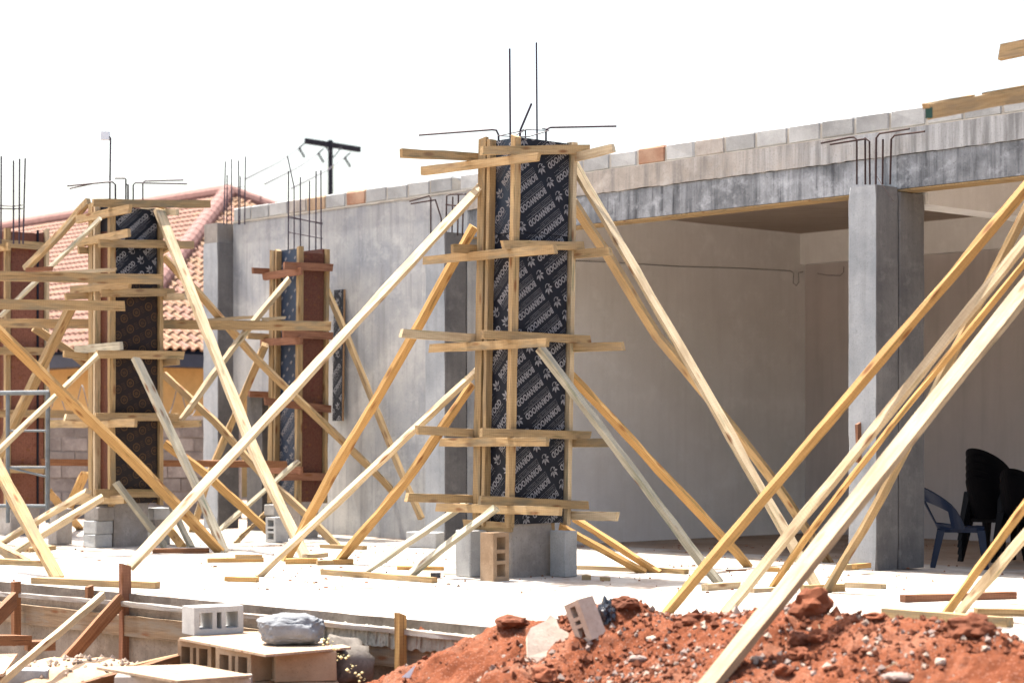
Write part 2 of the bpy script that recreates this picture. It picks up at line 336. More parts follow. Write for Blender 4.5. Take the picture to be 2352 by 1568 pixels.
def rough_col(name, fr, a0, a1, b0, b1, z0, z1, m1, parent, m2=None, ch=.012, step=.12):
    """cast column: worn arrises, slightly uneven faces; m2 on the face towards +U"""
    k = max(2, int((z1-z0)/step)); v_ = []; f = []; mi = []
    for i in range(k+1):
        z = z0+(z1-z0)*i/k
        for q, (a, b) in enumerate(((a0,b0),(a1,b0),(a1,b1),(a0,b1))):
            sa, sb = (1 if a == a0 else -1), (1 if b == b0 else -1)
            c = ch*(.35+1.9*max(0, noise.noise((z*6.1+q*7.7, a*3, b*5+1))))+(.01 if i in (0, k) else 0)
            pr = [fr.L(a, b+sb*c, z), fr.L(a+sa*c, b, z)]
            if q in (1, 3): pr.reverse()
            v_ += pr if q != 0 else pr
    for i in range(k):
        for q in range(8):
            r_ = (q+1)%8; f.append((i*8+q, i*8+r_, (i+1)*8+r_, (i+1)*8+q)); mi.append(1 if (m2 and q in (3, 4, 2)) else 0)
    f += [tuple(range(8))[::-1], tuple(k*8+q for q in range(8))]; mi += [0, 0]
    return mesh(name, v_, f, [m1, m2] if m2 else m1, parent, mi=mi)
# ------------------------------------------------------------------ unfinished building
B = thing('unfinished_building', BF.L(-3, .4, 0), 'long grey unfinished concrete building with block parapet and open room behind the column forms', 'building')
def bbox(name, a0, a1, b0, b1, z0, z1, m, parent=B): return MB().fbox(BF, a0, a1, b0, b1, z0, z1).build(name, m, parent)
W0 = .33
def apx(x, y=400): return BF.local(BF.at(x, y, b=W0))[0]
# left wall with a doorway
aL = -10.42; d0, d1 = apx(534), apx(655); zd = 1.44
def lintel_z(x, y): return BF.at(x, y, b=W0).z
zl = lintel_z(600, 903)
bbox('wall', d1, -5.86, W0, W0+.2, 0, 3.885, C_wall)
bbox('wall', aL, d1, W0, W0+.2, zl, 3.885, C_wall)
bbox('door_reveal', aL, apx(570, 1000), W0+.21, W0+.42, -.05, zl+.1, C_coldark)
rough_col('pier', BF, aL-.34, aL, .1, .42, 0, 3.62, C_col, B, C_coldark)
bbox('pier_cap', aL-.33, aL-.03, .11, .41, 3.62, 3.87, C_foot)
bbox('doorway_shade_sheet', aL+.02, d1+.2, W0+.44, W0+.5, -.05, zl+.15, M_doorshade)  # dark sheet added behind the opening to stand for its unlit inside
bbox('door_side', d1+.02, d1+.2, W0+.21, W0+.435, -.05, zl+.1, C_coldark)
bbox('door_head', aL+.01, d1+.2, W0+.21, W0+.52, zl+.151, zl+.3, C_coldark)
# beam in two lifts, ragged joint
def ragged(name, a0, a1, b0, b1, z0f, z1f, m, step=.12):
    k = int((a1-a0)/step)+1; v_ = []; f = []
    for i in range(k+1):
        a = a0+(a1-a0)*i/k; z0, z1 = z0f(a), z1f(a)
        v_ += [BF.L(a,b0,z0), BF.L(a,b0,z1), BF.L(a,b1,z1), BF.L(a,b1,z0)]
    for i in range(k):
        for q in range(4): r_ = (q+1)%4; f.append((i*4+q, i*4+r_, (i+1)*4+r_, (i+1)*4+q))
    f += [(3,2,1,0), tuple(k*4+q for q in range(4))]
    return mesh(name, v_, f, m, B)
ragged('beam', -5.86, 4.6, W0, W0+.24, lambda a: 3.36, lambda a: 3.655, C_beamlo)
ragged('ring_beam', -5.86, 4.6, W0-.014, W0+.24, lambda a: 3.66+.008*noise.noise((a*3,5,0))+.010*noise.noise((a*13,5,0)), lambda a: 3.885+.01*noise.noise((a*6,9,0)), C_beamup, .05)
bbox('beam_soffit_board', -5.8, 4.6, W0+.01, W0+.235, 3.342, 3.357, W_stain)
# parapet blocks, each its own part
bl_v = []
for k in range(5):
    x, y, z = .186, .075, .083; me = bpy.data.meshes.new('parapet_block')
    bm = bmesh.new(); bmesh.ops.create_cube(bm, size=2)
    for v_ in bm.verts: v_.co = Vector((v_.co.x*x, v_.co.y*y, v_.co.z*z))
    bmesh.ops.bevel(bm, geom=bm.edges[:], offset=.014, segments=1, affect='EDGES')
    for v_ in bm.verts: v_.co += Vector((R.uniform(-.006,.006), R.uniform(-.004,.004), R.uniform(-.006,.006)))
    bm.to_mesh(me); bm.free(); me.materials.append(C_block); bl_v.append(me)
def block_row(a0, a1, pitch):
    a = a0
    while a < a1-.1:
        o = bpy.data.objects.new('parapet_block', R.choice(bl_v)); p = BF.L(a+pitch/2, W0+.075, 3.975+R.uniform(-.004,.004))
        link(o, p, B); o.rotation_euler = (0, R.uniform(-.006,.006), ANG+R.uniform(-.008,.008)); px = CX+p.x/p.y*FPX
        o.material_slots[0].link = 'OBJECT'
        mt = C_block
        if 735 < px < 768: mt = C_tanblock
        if 795 < px < 828 or 1490 < px < 1535: mt = C_rust
        if 1795 < px < 1850: mt = C_tanblock
        if mt is C_block and R.random() < .1: mt = C_foot
        o.material_slots[0].material = mt; a += pitch
block_row(aL, -6.12, .391); block_row(-5.99, 4.6, .392)
bbox('parapet_mortar', aL+.01, -6.13, W0+.012, W0+.14, 3.884, 4.045, C_mort); bbox('parapet_mortar', -5.98, 4.6, W0+.012, W0+.14, 3.884, 4.04, C_mort)
ragged('mortar_bed', aL, 4.6, W0-.012, W0+.1, lambda a: 3.872+.012*noise.noise((a*5,2,0)), lambda a: 3.893, C_mort, .09)
# right column, its pier and the left column, with starter bars
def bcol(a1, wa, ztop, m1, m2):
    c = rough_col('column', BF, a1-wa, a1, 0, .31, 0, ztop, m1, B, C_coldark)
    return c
colR = bcol(0, .31, 3.37, C_col, None)
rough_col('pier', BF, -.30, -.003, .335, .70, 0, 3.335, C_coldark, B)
bbox('joint_filler', -.29, -.03, .30, .34, 0, 3.33, M_dark)
colL = bcol(-5.85, .34, 3.40, C_col, None)
bbox('joint_filler', -6.15, -5.87, .30, .345, 0, 3.36, M_dark)
def rb(name, pts, r, parent, m=M_rust): return MB().tube(pts, r, 6).build(name, m, parent)
def onb(x, y, b): return BF.at(x, y, b=b)
for pts, b in (([(1886,329),(1950,316),(1961,315),(1968,321),(1968,424)],.06), ([(1907,332),(1975,321),(1989,319),(1997,325),(1998,424)],.2), ([(1987,316),(1987.5,424)],.25), ([(2011.5,424),(2012.5,317),(2020,307),(2089,296)],.1), ([(2027,424),(2028,320)],.2), ([(2044.5,424),(2047,320),(2055,311),(2124,302)],.24)):
    rb('starter_bar', [onb(x, y, b) for x, y in pts], .009, colR)
rb('tie_wire', [onb(2014,405,.1), onb(2026,425,.0), onb(2052,462,-.01)], .003, colR)
for pts, b in (([(941,462.5),(986,450),(989.5,456),(989.5,541)],.05), ([(944,468),(1000,459)],.1), ([(1000,459),(1013,500),(1016,541)],.15), ([(1024,541),(1026,450),(1035,447),(1062,446)],.1), ([(1038,541),(1040,452)],.2),([(1051,541),(1053,448),(1070,446)],.1),([(1024,470),(1060,474)],.1),([(1062,541),(1064,470)],.25)):
    rb('starter_bar', [onb(x, y, b) for x, y in pts], .009, colL)
# interior: side wall, back wall with beams, soffit, cross beam
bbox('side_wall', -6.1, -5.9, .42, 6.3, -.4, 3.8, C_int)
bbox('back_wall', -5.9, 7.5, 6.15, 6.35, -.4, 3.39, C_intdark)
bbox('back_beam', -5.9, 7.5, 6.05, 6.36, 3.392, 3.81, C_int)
bbox('roof_slab', -10.2, 7.5, W0+.21, 6.4, 3.79, 3.87, M_soffit)
bbox('cross_beam', -.28, .02, .72, 6.04, 3.25, 3.785, C_int)
rb('wire', [BF.at(x, y, a=-5.89) for x, y in ((1270,597),(1400,602),(1560,612),(1700,616),(1815,622))]+[BF.at(x, y, a=-5.885) for x, y in ((1823,627),(1822,650),(1829,656),(1835,648),(1834,627),(1845,624))], .0035, B, M_rebar)
rb('wire', [BF.at(x, y, b=6.14) for x, y in ((1878,628),(1900,632),(1930,633),(1938,625),(1938,612))], .0035, B, M_rebar)

# ------------------------------------------------------------------ neighbour's house
HF = Frame((-7.68, 38.3)); ZE = 2.85; RUN = 8.2; RISE = 4.35; SL = math.hypot(RUN, RISE); cs, sn = RUN/SL, RISE/SL
Hs = thing('tiled_house', (-10, 44, 0), 'yellow house with pinkish clay tile hip roof far behind the left column form', 'house')
LEN = 24
MB().fbox(HF, -LEN-8, -.6, .6, 15.8, -.1, ZE-.3).build('wall', M_yel, Hs)
MB().fbox(HF, -LEN-8, -.04, .04, 16.3, ZE-.32, ZE-.06).build('fascia', M_fascia, Hs)
rf = MB().add([HF.L(0,0,ZE), HF.L(0,16.4,ZE), HF.L(-RUN,RUN,ZE+RISE), HF.L(-LEN,RUN,ZE+RISE), HF.L(-LEN-8,0,ZE), HF.L(-LEN-8,16.4,ZE)], [(0,1,2),(0,2,3,4),(1,5,3,2),(4,3,5)])
for v_ in rf.v: v_.z -= .04
rf.build('roof_deck', M_fascia, Hs)
TW, TL = .21, .345
def tile_verts():
    pr = [(0,.0),(.03,.045),(.07,.062),(.11,.045),(.14,.0),(.175,-.012),(.212,0)]; v_ = []
    for yy, lift in ((0,.045),(TL*1.08,.0)): v_ += [(x, yy, z+lift) for x, z in pr]
    v_ += [(x, 0, z-.0) for x, z in pr]     # thick lower edge
    f = [(i, i+1, i+8, i+7) for i in range(6)]+[(14+i, 14+i+1, i+1, i) for i in range(6)]
    return v_, f
tv, tf = tile_verts()
def tile_mesh(m):
    me = bpy.data.meshes.new('roof_tile'); me.from_pydata(tv, [], tf); me.materials.append(m); me.update(); return me
tms = [tile_mesh(M_tile), tile_mesh(M_tileb)]
places = []
rows = int(SL/TL)
for face in (0, 1):
    X = V if face == 0 else -U
    Yd = ((-U if face == 0 else V)*cs+Vector((0,0,sn)))
    Z = X.cross(Yd); flip = Z.z < 0
    ncol = int((16.4 if face == 0 else 26)/TW)
    for j in range(rows):
        run = (j+.5)*TL*cs
        for i in range(ncol):
            ac = (i+.5)*TW
            if ac < run+.05 or (face == 0 and ac > 16.4-run): continue
            o = HF.L(0,0,ZE)+X*(i*TW)+Yd*(j*TL); M = Matrix((X, Yd, -Z if flip else Z)).transposed()
            px = CX+o.x/o.y*FPX; py = HY-(o.z-EYE)/o.y*FPX
            if px > 640: continue
            vis = (face == 0 and 372 < px < 600 and 440 < py < 815 and (px < 502 or py < 520)) or (face == 1 and 100 < px < 470 and not 205 < px < 372 and 455 < py < 815)
            places.append((0 if vis else 1, o.y, face, o, M))
places.sort(key=lambda q: (q[0], q[2], q[1]))
joined = [MB(), MB()]
for k, (nv, _, face, o, M) in enumerate(places):
    if k < 300 and nv == 0:
        t_ = bpy.data.objects.new('roof_tile', tms[1 if (face == 0 and R.random() < .6) or R.random() < .1 else 0]); t_.rotation_euler = M.to_euler() if M.determinant() > 0 else M.to_euler(); link(t_, o, Hs)
        if M.determinant() < 0: t_.matrix_basis = Matrix.LocRotScale(t_.location, (Matrix((M.col[0], M.col[1], -M.col[2])).transposed()).to_quaternion(), (1,1,-1))
    else: joined[1 if (face == 0 and R.random() < .6) or R.random() < .1 else 0].add([o+M@Vector(q) for q in tv], tf)
n0 = len(joined[0].v); 
tag(mesh('roof_tiles', joined[0].v+joined[1].v, joined[0].f+[tuple(i+n0 for i in f) for f in joined[1].f], [M_tile, M_tileb], Hs, mi=[0]*len(joined[0].f)+[1]*len(joined[1].f)), kind='stuff')
def caps(p0, p1, r=.21):
    L_ = (p1-p0).length; d = (p1-p0).normalized(); k = int(L_/.42)
    for i in range(k): MB().tube([p0+d*(i*L_/k), p0+d*((i+1)*L_/k+.05)], r, 12, r*.95).build('hip_tile', M_cap, Hs)
PK = HF.L(-RUN, RUN, ZE+RISE+.03)
caps(HF.L(0,0,ZE+.06), PK); caps(HF.L(0,16.4,ZE+.06), PK); caps(HF.L(-LEN,RUN,ZE+RISE+.03), PK)
for x in (0, 1, 2): MB().tube([HF.at(157, 867+x*4, b=.59), HF.at(164, 866+x*4, b=.59)], .02, 5).build('vent_slot', M_dark, Hs)

# ------------------------------------------------------------------ boundary wall, razor wire
BW = thing('boundary_wall', P(250, 1177, 150), 'rough brown concrete block boundary wall behind the left column forms', 'wall')
bwm = bpy.data.meshes.new('wall_block'); x, y, z = .195, .09, .093
bwm.from_pydata([(sx*x, sy*y, sz*z) for sz in (-1,1) for sx, sy in ((-1,-1),(1,-1),(1,1),(-1,1))], [], [(0,3,2,1),(4,5,6,7),(0,1,5,4),(1,2,6,5),(2,3,7,6),(3,0,4,7)]); C_bw = concrete('brown_block', (.15,.125,.115), (.27,.24,.22), .2, (.08,.07,.07), .5, 3, True, grain=60); bwm.materials.append(C_bw)
yb = FPX/150
for r_ in range(7):
    for k in range(26):
        o = bpy.data.objects.new('wall_block', bwm); p = Vector((-8.9+k*.405+(.2 if r_%2 else 0), yb+R.uniform(-.012,.012), .02+r_*.205))
        if p.x > -4.3: continue
        link(o, p, BW); o.rotation_euler = (0, R.uniform(-.01,.01), R.uniform(-.02,.02))
MB().box(-9.2, -4.15, yb-.075, yb+.08, -.1, 1.42).build('mortar', C_bw, BW)
MB().box(-9.2, -4.15, yb-.12, yb+.12, 1.42, 1.48).build('coping', C_foot, BW)
rz = []
for k in range(420):
    a = k*.19; rz.append(Vector((-8.9+k*.0112, yb+.2*math.cos(a)*.6, 1.72+.23*math.sin(a))))
RZ = MB().tube(rz, .008, 3).build('razor_wire', M_galv); tag(RZ, 'thin coiled razor wire along the top of the boundary wall', 'razor wire')

# ------------------------------------------------------------------ power pole
PP = thing('power_pole', P(760, 1020, 60), 'black wooden power pole with crossarm behind the parapet', 'power pole')
MB().tube([P(760, 1080, 60), P(759, 322, 60)], .115, 12, .1).build('pole', M_pole, PP)
a0, a1 = P(702, 325, 60.6), P(827, 345, 59.0); board('crossarm', [a0+Vector((0,-.14,0)), a1+Vector((0,-.14,0))], Vector((0,0,1)), .12, .22, M_pole, PP)
for x0, y0, x1, y1 in ((742,330,757,350),(785,338,766,362)): MB().tube([P(x0,y0,60), P(x1,y1,60.3)], .03, 5).build('brace_strut', M_pole, PP)
MB().tube([P(759.5,383.5,59.6), P(759.7,386.5,59.6)], .125, 12).build('tape_band', M_yellowtape, PP)
for x, y in ((704,326),(748,338),(809,348)):
    MB().tube([P(x-4,y+3,59.5), P(x-18,y+15,59.5)], .035, 5).build('insulator', M_pole, PP)
    g = MB()
    for q in range(5): g.tube([P(x-16+q*2.5,y+16+q*4,59.5), P(x-15+q*2.5,y+18+q*4,59.5)], .07, 7)
    g.tube([P(x-18,y+15,59.5), P(x-4,y+38,59.5)], .018, 5); g.build('insulator_string', M_pole, PP)
    MB().tube([P(x-18,y+15,59.5), P(x-60,y+45,70), P(x-140,y+85,100)], .02, 4).build('cable', M_rebar, PP)
# ------------------------------------------------------------------ hollow blocks
def hollow(name, size, rot, m, loc, label=None, group=None, parent=None, face='xz', cols=(0,.042,.145,.178,.216,.249,.348,.39)):
    """concrete block 390 long with two wide cells and a narrow one between; holes run through y"""
    Lx, Ly, Lz = size; sx = Lx/.39; xs = [c*sx-Lx/2 for c in cols]; zs = [-Lz/2, -Lz/2+.038, Lz/2-.038, Lz/2]
    g = MB()
    hole = lambda i, j: j == 1 and i in (1, 3, 5)
    nx = len(xs)-1
    for i in range(nx):
        for j in range(3):
            if hole(i, j): 
                x0, x1, z0, z1 = xs[i], xs[i+1], zs[1], zs[2]; a, b = -Ly/2, Ly/2
                g.add([(x0,a,z0),(x1,a,z0),(x1,b,z0),(x0,b,z0),(x0,a,z1),(x1,a,z1),(x1,b,z1),(x0,b,z1)], [(0,1,2,3),(4,7,6,5),(0,3,7,4),(1,5,6,2)])
            else:
                for yy, f in ((-Ly/2, (0,1,2,3)), (Ly/2, (3,2,1,0))): g.add([(xs[i],yy,zs[j]),(xs[i+1],yy,zs[j]),(xs[i+1],yy,zs[j+1]),(xs[i],yy,zs[j+1])], [f])
    h = [Lx/2, Ly/2, Lz/2]
    g.add([(-h[0],-h[1],-h[2]),(h[0],-h[1],-h[2]),(h[0],h[1],-h[2]),(-h[0],h[1],-h[2]),(-h[0],-h[1],h[2]),(h[0],-h[1],h[2]),(h[0],h[1],h[2]),(-h[0],h[1],h[2])], [(0,3,2,1),(4,5,6,7),(0,4,7,3),(1,2,6,5)])
    me = bpy.data.meshes.new(name); me.from_pydata([tuple(v_) for v_ in g.v], [], g.f); me.materials.append(m)
    bm = bmesh.new(); bm.from_mesh(me); bmesh.ops.remove_doubles(bm, verts=bm.verts, dist=.0005); bm.to_mesh(me); bm.free()
    o = bpy.data.objects.new(name, me); link(o, loc, parent); o.rotation_euler = rot
    if label: tag(o, label, 'concrete block', group)
    return o
def solid(name, size, rotz, m, loc, label, group=None, cat='concrete block', tilt=0):
    x, y, z = [q/2 for q in size]; bm = bmesh.new(); bmesh.ops.create_cube(bm, size=1)
    for v_ in bm.verts: v_.co = Vector((v_.co.x*size[0], v_.co.y*size[1], v_.co.z*size[2]))
    bmesh.ops.bevel(bm, geom=bm.edges[:], offset=.008, segments=1, affect='EDGES')
    bmesh.ops.subdivide_edges(bm, edges=bm.edges[:], cuts=1, use_grid_fill=True)
    for v_ in bm.verts: v_.co += Vector([R.uniform(-.003,.003) for _ in range(3)])
    me = bpy.data.meshes.new(name); bm.to_mesh(me); bm.free(); me.materials.append(m)
    o = bpy.data.objects.new(name, me); link(o, loc); o.rotation_euler = (tilt, 0, rotz); tag(o, label, cat, group); return o
def ground_block(x, yb_, size, rotz, m, label, group=None, z0=0, s=None, fn=solid):
    s = s or gs(yb_, z0); p = P(x, yb_, s); p.z = z0+size[2]/2; return solid('concrete_block', size, rotz, m, p, label, group)

# ------------------------------------------------------------------ printing on plywood
def text_polys(txt, size):
    c = bpy.data.curves.new('t', 'FONT'); c.body = txt; c.size = size; c.resolution_u = 2; c.offset = .0024; c.space_character = 1.0
    o = bpy.data.objects.new('t', c); sc.collection.objects.link(o); bpy.context.view_layer.update()
    me = o.to_mesh(); v_ = [v.co.copy() for v in me.vertices]; f = [tuple(p.vertices) for p in me.polygons]; o.to_mesh_clear()
    bpy.data.objects.remove(o); bpy.data.curves.remove(c); return v_, f
WORD = text_polys('BORNWOOD', .066); ww = max(v.x for v in WORD[0]); WORD = ([Vector((v.x*(.345/ww), v.y*1.12, 0)) for v in WORD[0]], WORD[1]); ww = .345
def rect(x0, y0, x1, y1): return [Vector((x0,y0,0)),Vector((x1,y0,0)),Vector((x1,y1,0)),Vector((x0,y1,0))]
def unit(kind):
    g = MB()
    if kind == 'word':
        g.add(WORD[0], WORD[1]); g.add(rect(0, -.0165, ww, -.013), [(0,1,2,3)])
        rr = random.Random(3)
        for row, x_end in ((-.031, ww*.8), (-.046, ww*.97), (-.061, ww*.75)):
            x = 0
            while x < x_end:
                d = rr.uniform(.003, .007); g.add(rect(x, row, x+d, row+.004), [(0,1,2,3)]); x += d+rr.choice((.003, .004, .004, .012))
        cx = -.078          # flower-like emblem of petals
        for k, (ang, ln, wd) in enumerate(((1.9,.062,.020),(1.2,.058,.018),(.5,.05,.016),(2.7,.045,.016),(3.6,.03,.014))):
            d = Vector((math.cos(ang), math.sin(ang), 0)); n_ = Vector((-d.y, d.x, 0)); o = Vector((cx, -.015, 0))+d*.008
            g.add([o, o+d*ln*.5+n_*wd*.6, o+d*ln, o+d*ln*.5-n_*wd*.6], [(0,3,2,1)])
        for k in range(7):
            a = math.pi*(1.05+k*.13); g.add([Vector((cx+.028*math.cos(q)*s_, -.02+.028*math.sin(q)*s_, 0)) for q, s_ in ((a,1),(a+.35,1),(a+.35,.75),(a,.75))], [(0,1,2,3)])
        return g, .50, .146
    if kind == 'bird':
        for sx in (-1, 1):
            for k, (ang, ln) in enumerate(((.3,.03),(1.0,.036),(1.6,.03))):
                d = Vector((sx*math.cos(ang), math.sin(ang), 0)); n_ = Vector((-d.y, d.x, 0)); g.add([n_*0, d*ln*.5+n_*.006, d*ln, d*ln*.5-n_*.006], [(0,3,2,1) if sx < 0 else (0,1,2,3)])
        return g, .105, .13
    if kind == 'small':
        rr = random.Random(5)
        for row in (0, .022, .044):
            x = 0
            while x < .2:
                d = rr.uniform(.006, .014); g.add(rect(x, row, x+d, row+.013), [(0,1,2,3)]); x += d+.005
        g.add([Vector((-.10,0,0)),Vector((-.04,0,0)),Vector((-.07,.055,0))], [(0,1,2)]); return g, .36, .105
    if kind == 'ring':
        for k in range(16):
            a, b = 2*math.pi*k/16, 2*math.pi*(k+.85)/16
            g.add([Vector((.045*math.cos(a),.045*math.sin(a),0)),Vector((.045*math.cos(b),.045*math.sin(b),0)),Vector((.034*math.cos(b),.034*math.sin(b),0)),Vector((.034*math.cos(a),.034*math.sin(a),0))], [(0,1,2,3)])
        for q in (-.012, .0, .012): g.add(rect(-.02, q-.003, .02, q+.003), [(0,1,2,3)])
        for q in range(4): g.add(rect(.06, -.03+q*.02, .1, -.026+q*.02), [(0,1,2,3)])
        return g, .165, .13
def printed(kind, o, X, Wd, Z0, Z1, nrm, m, parent, ang, seed=0, lean=0):
    """clip a diagonal repeat of the mark to the panel o + x X + z"""
    g, px_, py_ = unit(kind); bm = bmesh.new(); ca, sa = math.cos(ang), math.sin(ang)
    Hh = Z1-Z0; D = math.hypot(Wd, Hh)+.6; cx, cy = Wd/2, Hh/2
    ni, nj = int(D/px_/1)+2, int(D/py_)+2
    for j in range(-nj//2-1, nj//2+2):
        for i in range(-ni//2-1, ni//2+2):
            ox = i*px_+j*-.022+seed; oy = j*py_
            wx, wy = cx+ox*ca-oy*sa, cy+ox*sa+oy*ca
            if wx < -.5 or wx > Wd+.5 or wy < -.5 or wy > Hh+.5: continue
            nv = [bm.verts.new((wx+v_.x*ca-v_.y*sa, wy+v_.x*sa+v_.y*ca, 0)) for v_ in g.v]
            for f in g.f:
                try: bm.faces.new([nv[q] for q in f])
                except ValueError: pass
    for co, no in (((0,0,0),(-1,0,0)),((Wd,0,0),(1,0,0)),((0,0,0),(0,-1,0)),((0,Hh,0),(0,1,0))):
        bmesh.ops.bisect_plane(bm, geom=bm.verts[:]+bm.edges[:]+bm.faces[:], plane_co=co, plane_no=no, clear_outer=True)
    vv = [Vector(o)+X*v_.co.x+Vector((0,0,Z0+v_.co.y))+nrm*.0025+Vector((lean*(Z0+v_.co.y),0,0)) for v_ in bm.verts]; bm.verts.index_update()
    ff = [tuple(v_.index for v_ in f.verts) for f in bm.faces]; bm.free()
    if not ff: return
    return tag(mesh('print', vv, ff, m, parent), kind='stuff')

# ------------------------------------------------------------------ column forms
def yoke(fr, axis, off, p0, p1, m, parent, h=.072, th=.038, wane=.012):
    kw = {'a': off} if axis == 'v' else {'b': off}
    q0, q1 = fr.at(*p0, **kw), fr.at(*p1, **kw); nrm = U if axis == 'v' else V
    return board('yoke', [q0, q1], nrm, h, th, m, parent, wane=wane)
def yoke_ext(fr, axis, off, p0, p1, m, parent, ext, h=.072):
    """visible stub between two photo points, continued by ext metres behind the form (ext<0: before p0)"""
    kw = {'a': off} if axis == 'v' else {'b': off}; q0, q1 = fr.at(*p0, **kw), fr.at(*p1, **kw); d = (q1-q0).normalized()
    if ext > 0: q1 = q1+d*ext
    else: q0 = q0+d*ext
    return board('yoke', [q0, q1], U if axis == 'v' else V, h, .038, m, parent, wane=.01)
def form(corner, s, label, hu, wu, wv, z0, z1, lean, panels, stud_m, name='column_form', group='timber column forms'):
    """corner: photo x of the near corner; wu, wv: widths of the left and right plywood faces"""
    c = P(corner, HY, s); C_ = Vector((c.x, c.y, 0))-U*hu; fr = Frame((C_.x, C_.y), lean)      # a = hu, b = 0 at the near corner
    T = thing(name, (C_.x, C_.y, 0), label, 'column formwork', group)
    mL, mR = panels['L'], panels['R']
    def slanted(a0, a1, b0, b1, zz0, zz1, nm, m): return MB().fbox(fr, a0, a1, b0, b1, zz0, zz1).build(nm, m, T)
    aL = hu-wu
    for zz0, zz1, m, pk, pm in mL:
        o = slanted(aL, hu, -.018, 0, zz0, zz1, 'plywood_panel', m)
        if pk: printed(pk, fr.L(aL, -.018, 0), U, wu, zz0, zz1, -V, pm, o, rad(47), 0, fr.lean)
    for zz0, zz1, m, pk, pm in mR:
        o = slanted(hu, hu+.018, 0, wv, zz0, zz1, 'plywood_panel', m)
        if pk: printed(pk, fr.L(hu+.018, 0, 0), V, wv, zz0, zz1, U, pm, o, (rad(35+180) if corner > 1000 else rad(40)) if pk != 'ring' else rad(25), 0, fr.lean)
    m_in = mR[0][2]
    slanted(aL-.018, aL, -.0, wv, z0, z1-.03, 'plywood_panel', mL[0][2]); slanted(aL, hu, wv, wv+.018, z0, z1, 'plywood_panel', m_in)
    def stud(a0, a1, b0, b1, zb=None, zt=None):
        a, b = (a0+a1)/2, (b0+b1)/2; zb = z0-.02 if zb is None else zb; zt = z1+R.uniform(-.01,.04) if zt is None else zt
        return board('stud', [fr.L(a,b,zb), fr.L(a,b,zt)], V, a1-a0, b1-b0, stud_m(), T, jit=.0025, wane=.006)
    stud(hu, hu+.05, -.088, -.02); stud(aL, aL+.04, -.088, -.02); stud(aL-.105, aL-.02, -.088, -.05)
    stud(hu-.03, hu+.05, wv+.02, wv+.065); stud(aL-.09, aL-.022, wv-.1, wv-.06); stud(aL, aL+.04, wv+.02, wv+.08)
    return fr, T, dict(R=hu+.018+.055+.022, L=-.088-.022, BL=aL-.105-.022, BR=wv+.065+.024)
wp = lambda: R.choice((W_tan, W_tan, W_pale, W_stain))
# centre
wp0 = [(3.2-.0, 0)]
fr, T, K = form(1177, 277, 'tall black plywood column form with white lettering, centre of the slab', .17, .30, .56, .445, 3.655, .017,
    dict(L=[(.445,2.86,P_black,'word',P_print),(2.865,3.65,P_sheen,'word',P_print)], R=[(.445,2.86,P_black,'word',P_print),(2.865,3.65,P_black,'word',P_print)]), wp)
MF, MT, MK = fr, T, K
for p0, p1, m in (((1106,346),(1352,343),W_tan),((1154,562),(1339,565),W_tan),((1107,768),(1354,780),W_tan),((1104.5,993),(1354,1000),W_tan),((1102,1148),(1349,1160),W_stain)): yoke(fr,'v',K['R'],p0,p1,m,T)
for p0, p1, m in (((970,393),(1238,360),W_tan),((974,599),(1276,572),W_stain),((989,800),(1258,786),W_stain),((1013,1016),(1257,1014),W_stain),((1005,1164),(1288,1174),W_tan)): yoke(fr,'u',K['L'],p0,p1,m,T)
for p0, p1 in (((921,352),(1092,361)),((1038.5,571),(1085,572)),((921,765.5),(1083,776)),((957,987),(1080,994.5)),((934,1142),(1078,1146))): yoke_ext(fr,'v',K['BL'],p0,p1,wp(),T,.55)
for p0, p1 in (((1300,367),(1409.5,340.5)),((1300,586),(1403,577)),((1300,799),(1431,795)),((1300,1016.4),(1400,1016.4)),((1300,1183),(1418.5,1185.5))): yoke_ext(fr,'u',K['BR'],p0,p1,wp(),T,-.35)
yoke(fr,'u',-.05,(1068,1202),(1176,1211),W_tan,T,h=.075)
board('kicker_stub', [fr.L(.1,.5,.36), fr.L(.1,.5,.5)], U, .05, .05, W_tan, T)
# left, gold rings low, mixed print above
fr, T, K = form(264, 217, 'left column form with gold ring print on dark plywood and red-brown side', .17, .30, .50, .46, 3.62, 0,
    dict(L=[(.46,3.62,P_brown,None,None)], R=[(.46,2.80,P_dark,'ring',P_gold),(2.805,3.60,P_black,'word',P_print)]), wp)
AF, AT, AK = fr, T, K
MB().fbox(fr, -.17, .17, -.02, -.018-.003, 3.35, 3.62).build('plywood_panel', P_black, T)
for p0, p1, m in (((213,466),(482,469),W_stain),((227,558.7),(444,562.5),W_tan),((231,673),(400,671),W_tan),((222,813),(421,816),W_tan),((217,957),(410,958),W_tan),((219,1132),(377,1132),W_stain)): yoke(fr,'v',K['R'],p0,p1,m,T,h=.085)
for p0, p1, m in (((177,505),(299,479),W_tan),((180,559),(297,535),W_tan),((164,666),(299,653),W_stain),((174,803),(279,794),W_grey),((117,973.5),(312,971),W_tan),((174,1149),(288,1147),W_tan)): yoke(fr,'u',K['L'],p0,p1,m,T,h=.085)
for p0, p1 in (((150,681),(228,679)),((146,812),(205,820)),((149,958),(205,961)),((180,575),(205,575))): yoke_ext(fr,'v',K['BL'],p0,p1,wp(),T,.4)
for p0, p1 in (((360,486),(408,488)),((360,683),(427,681)),((360,835),(410,830)),((360,976),(459,972)),((360,584),(400,560))): yoke_ext(fr,'u',K['BR'],p0,p1,wp(),T,-.3)
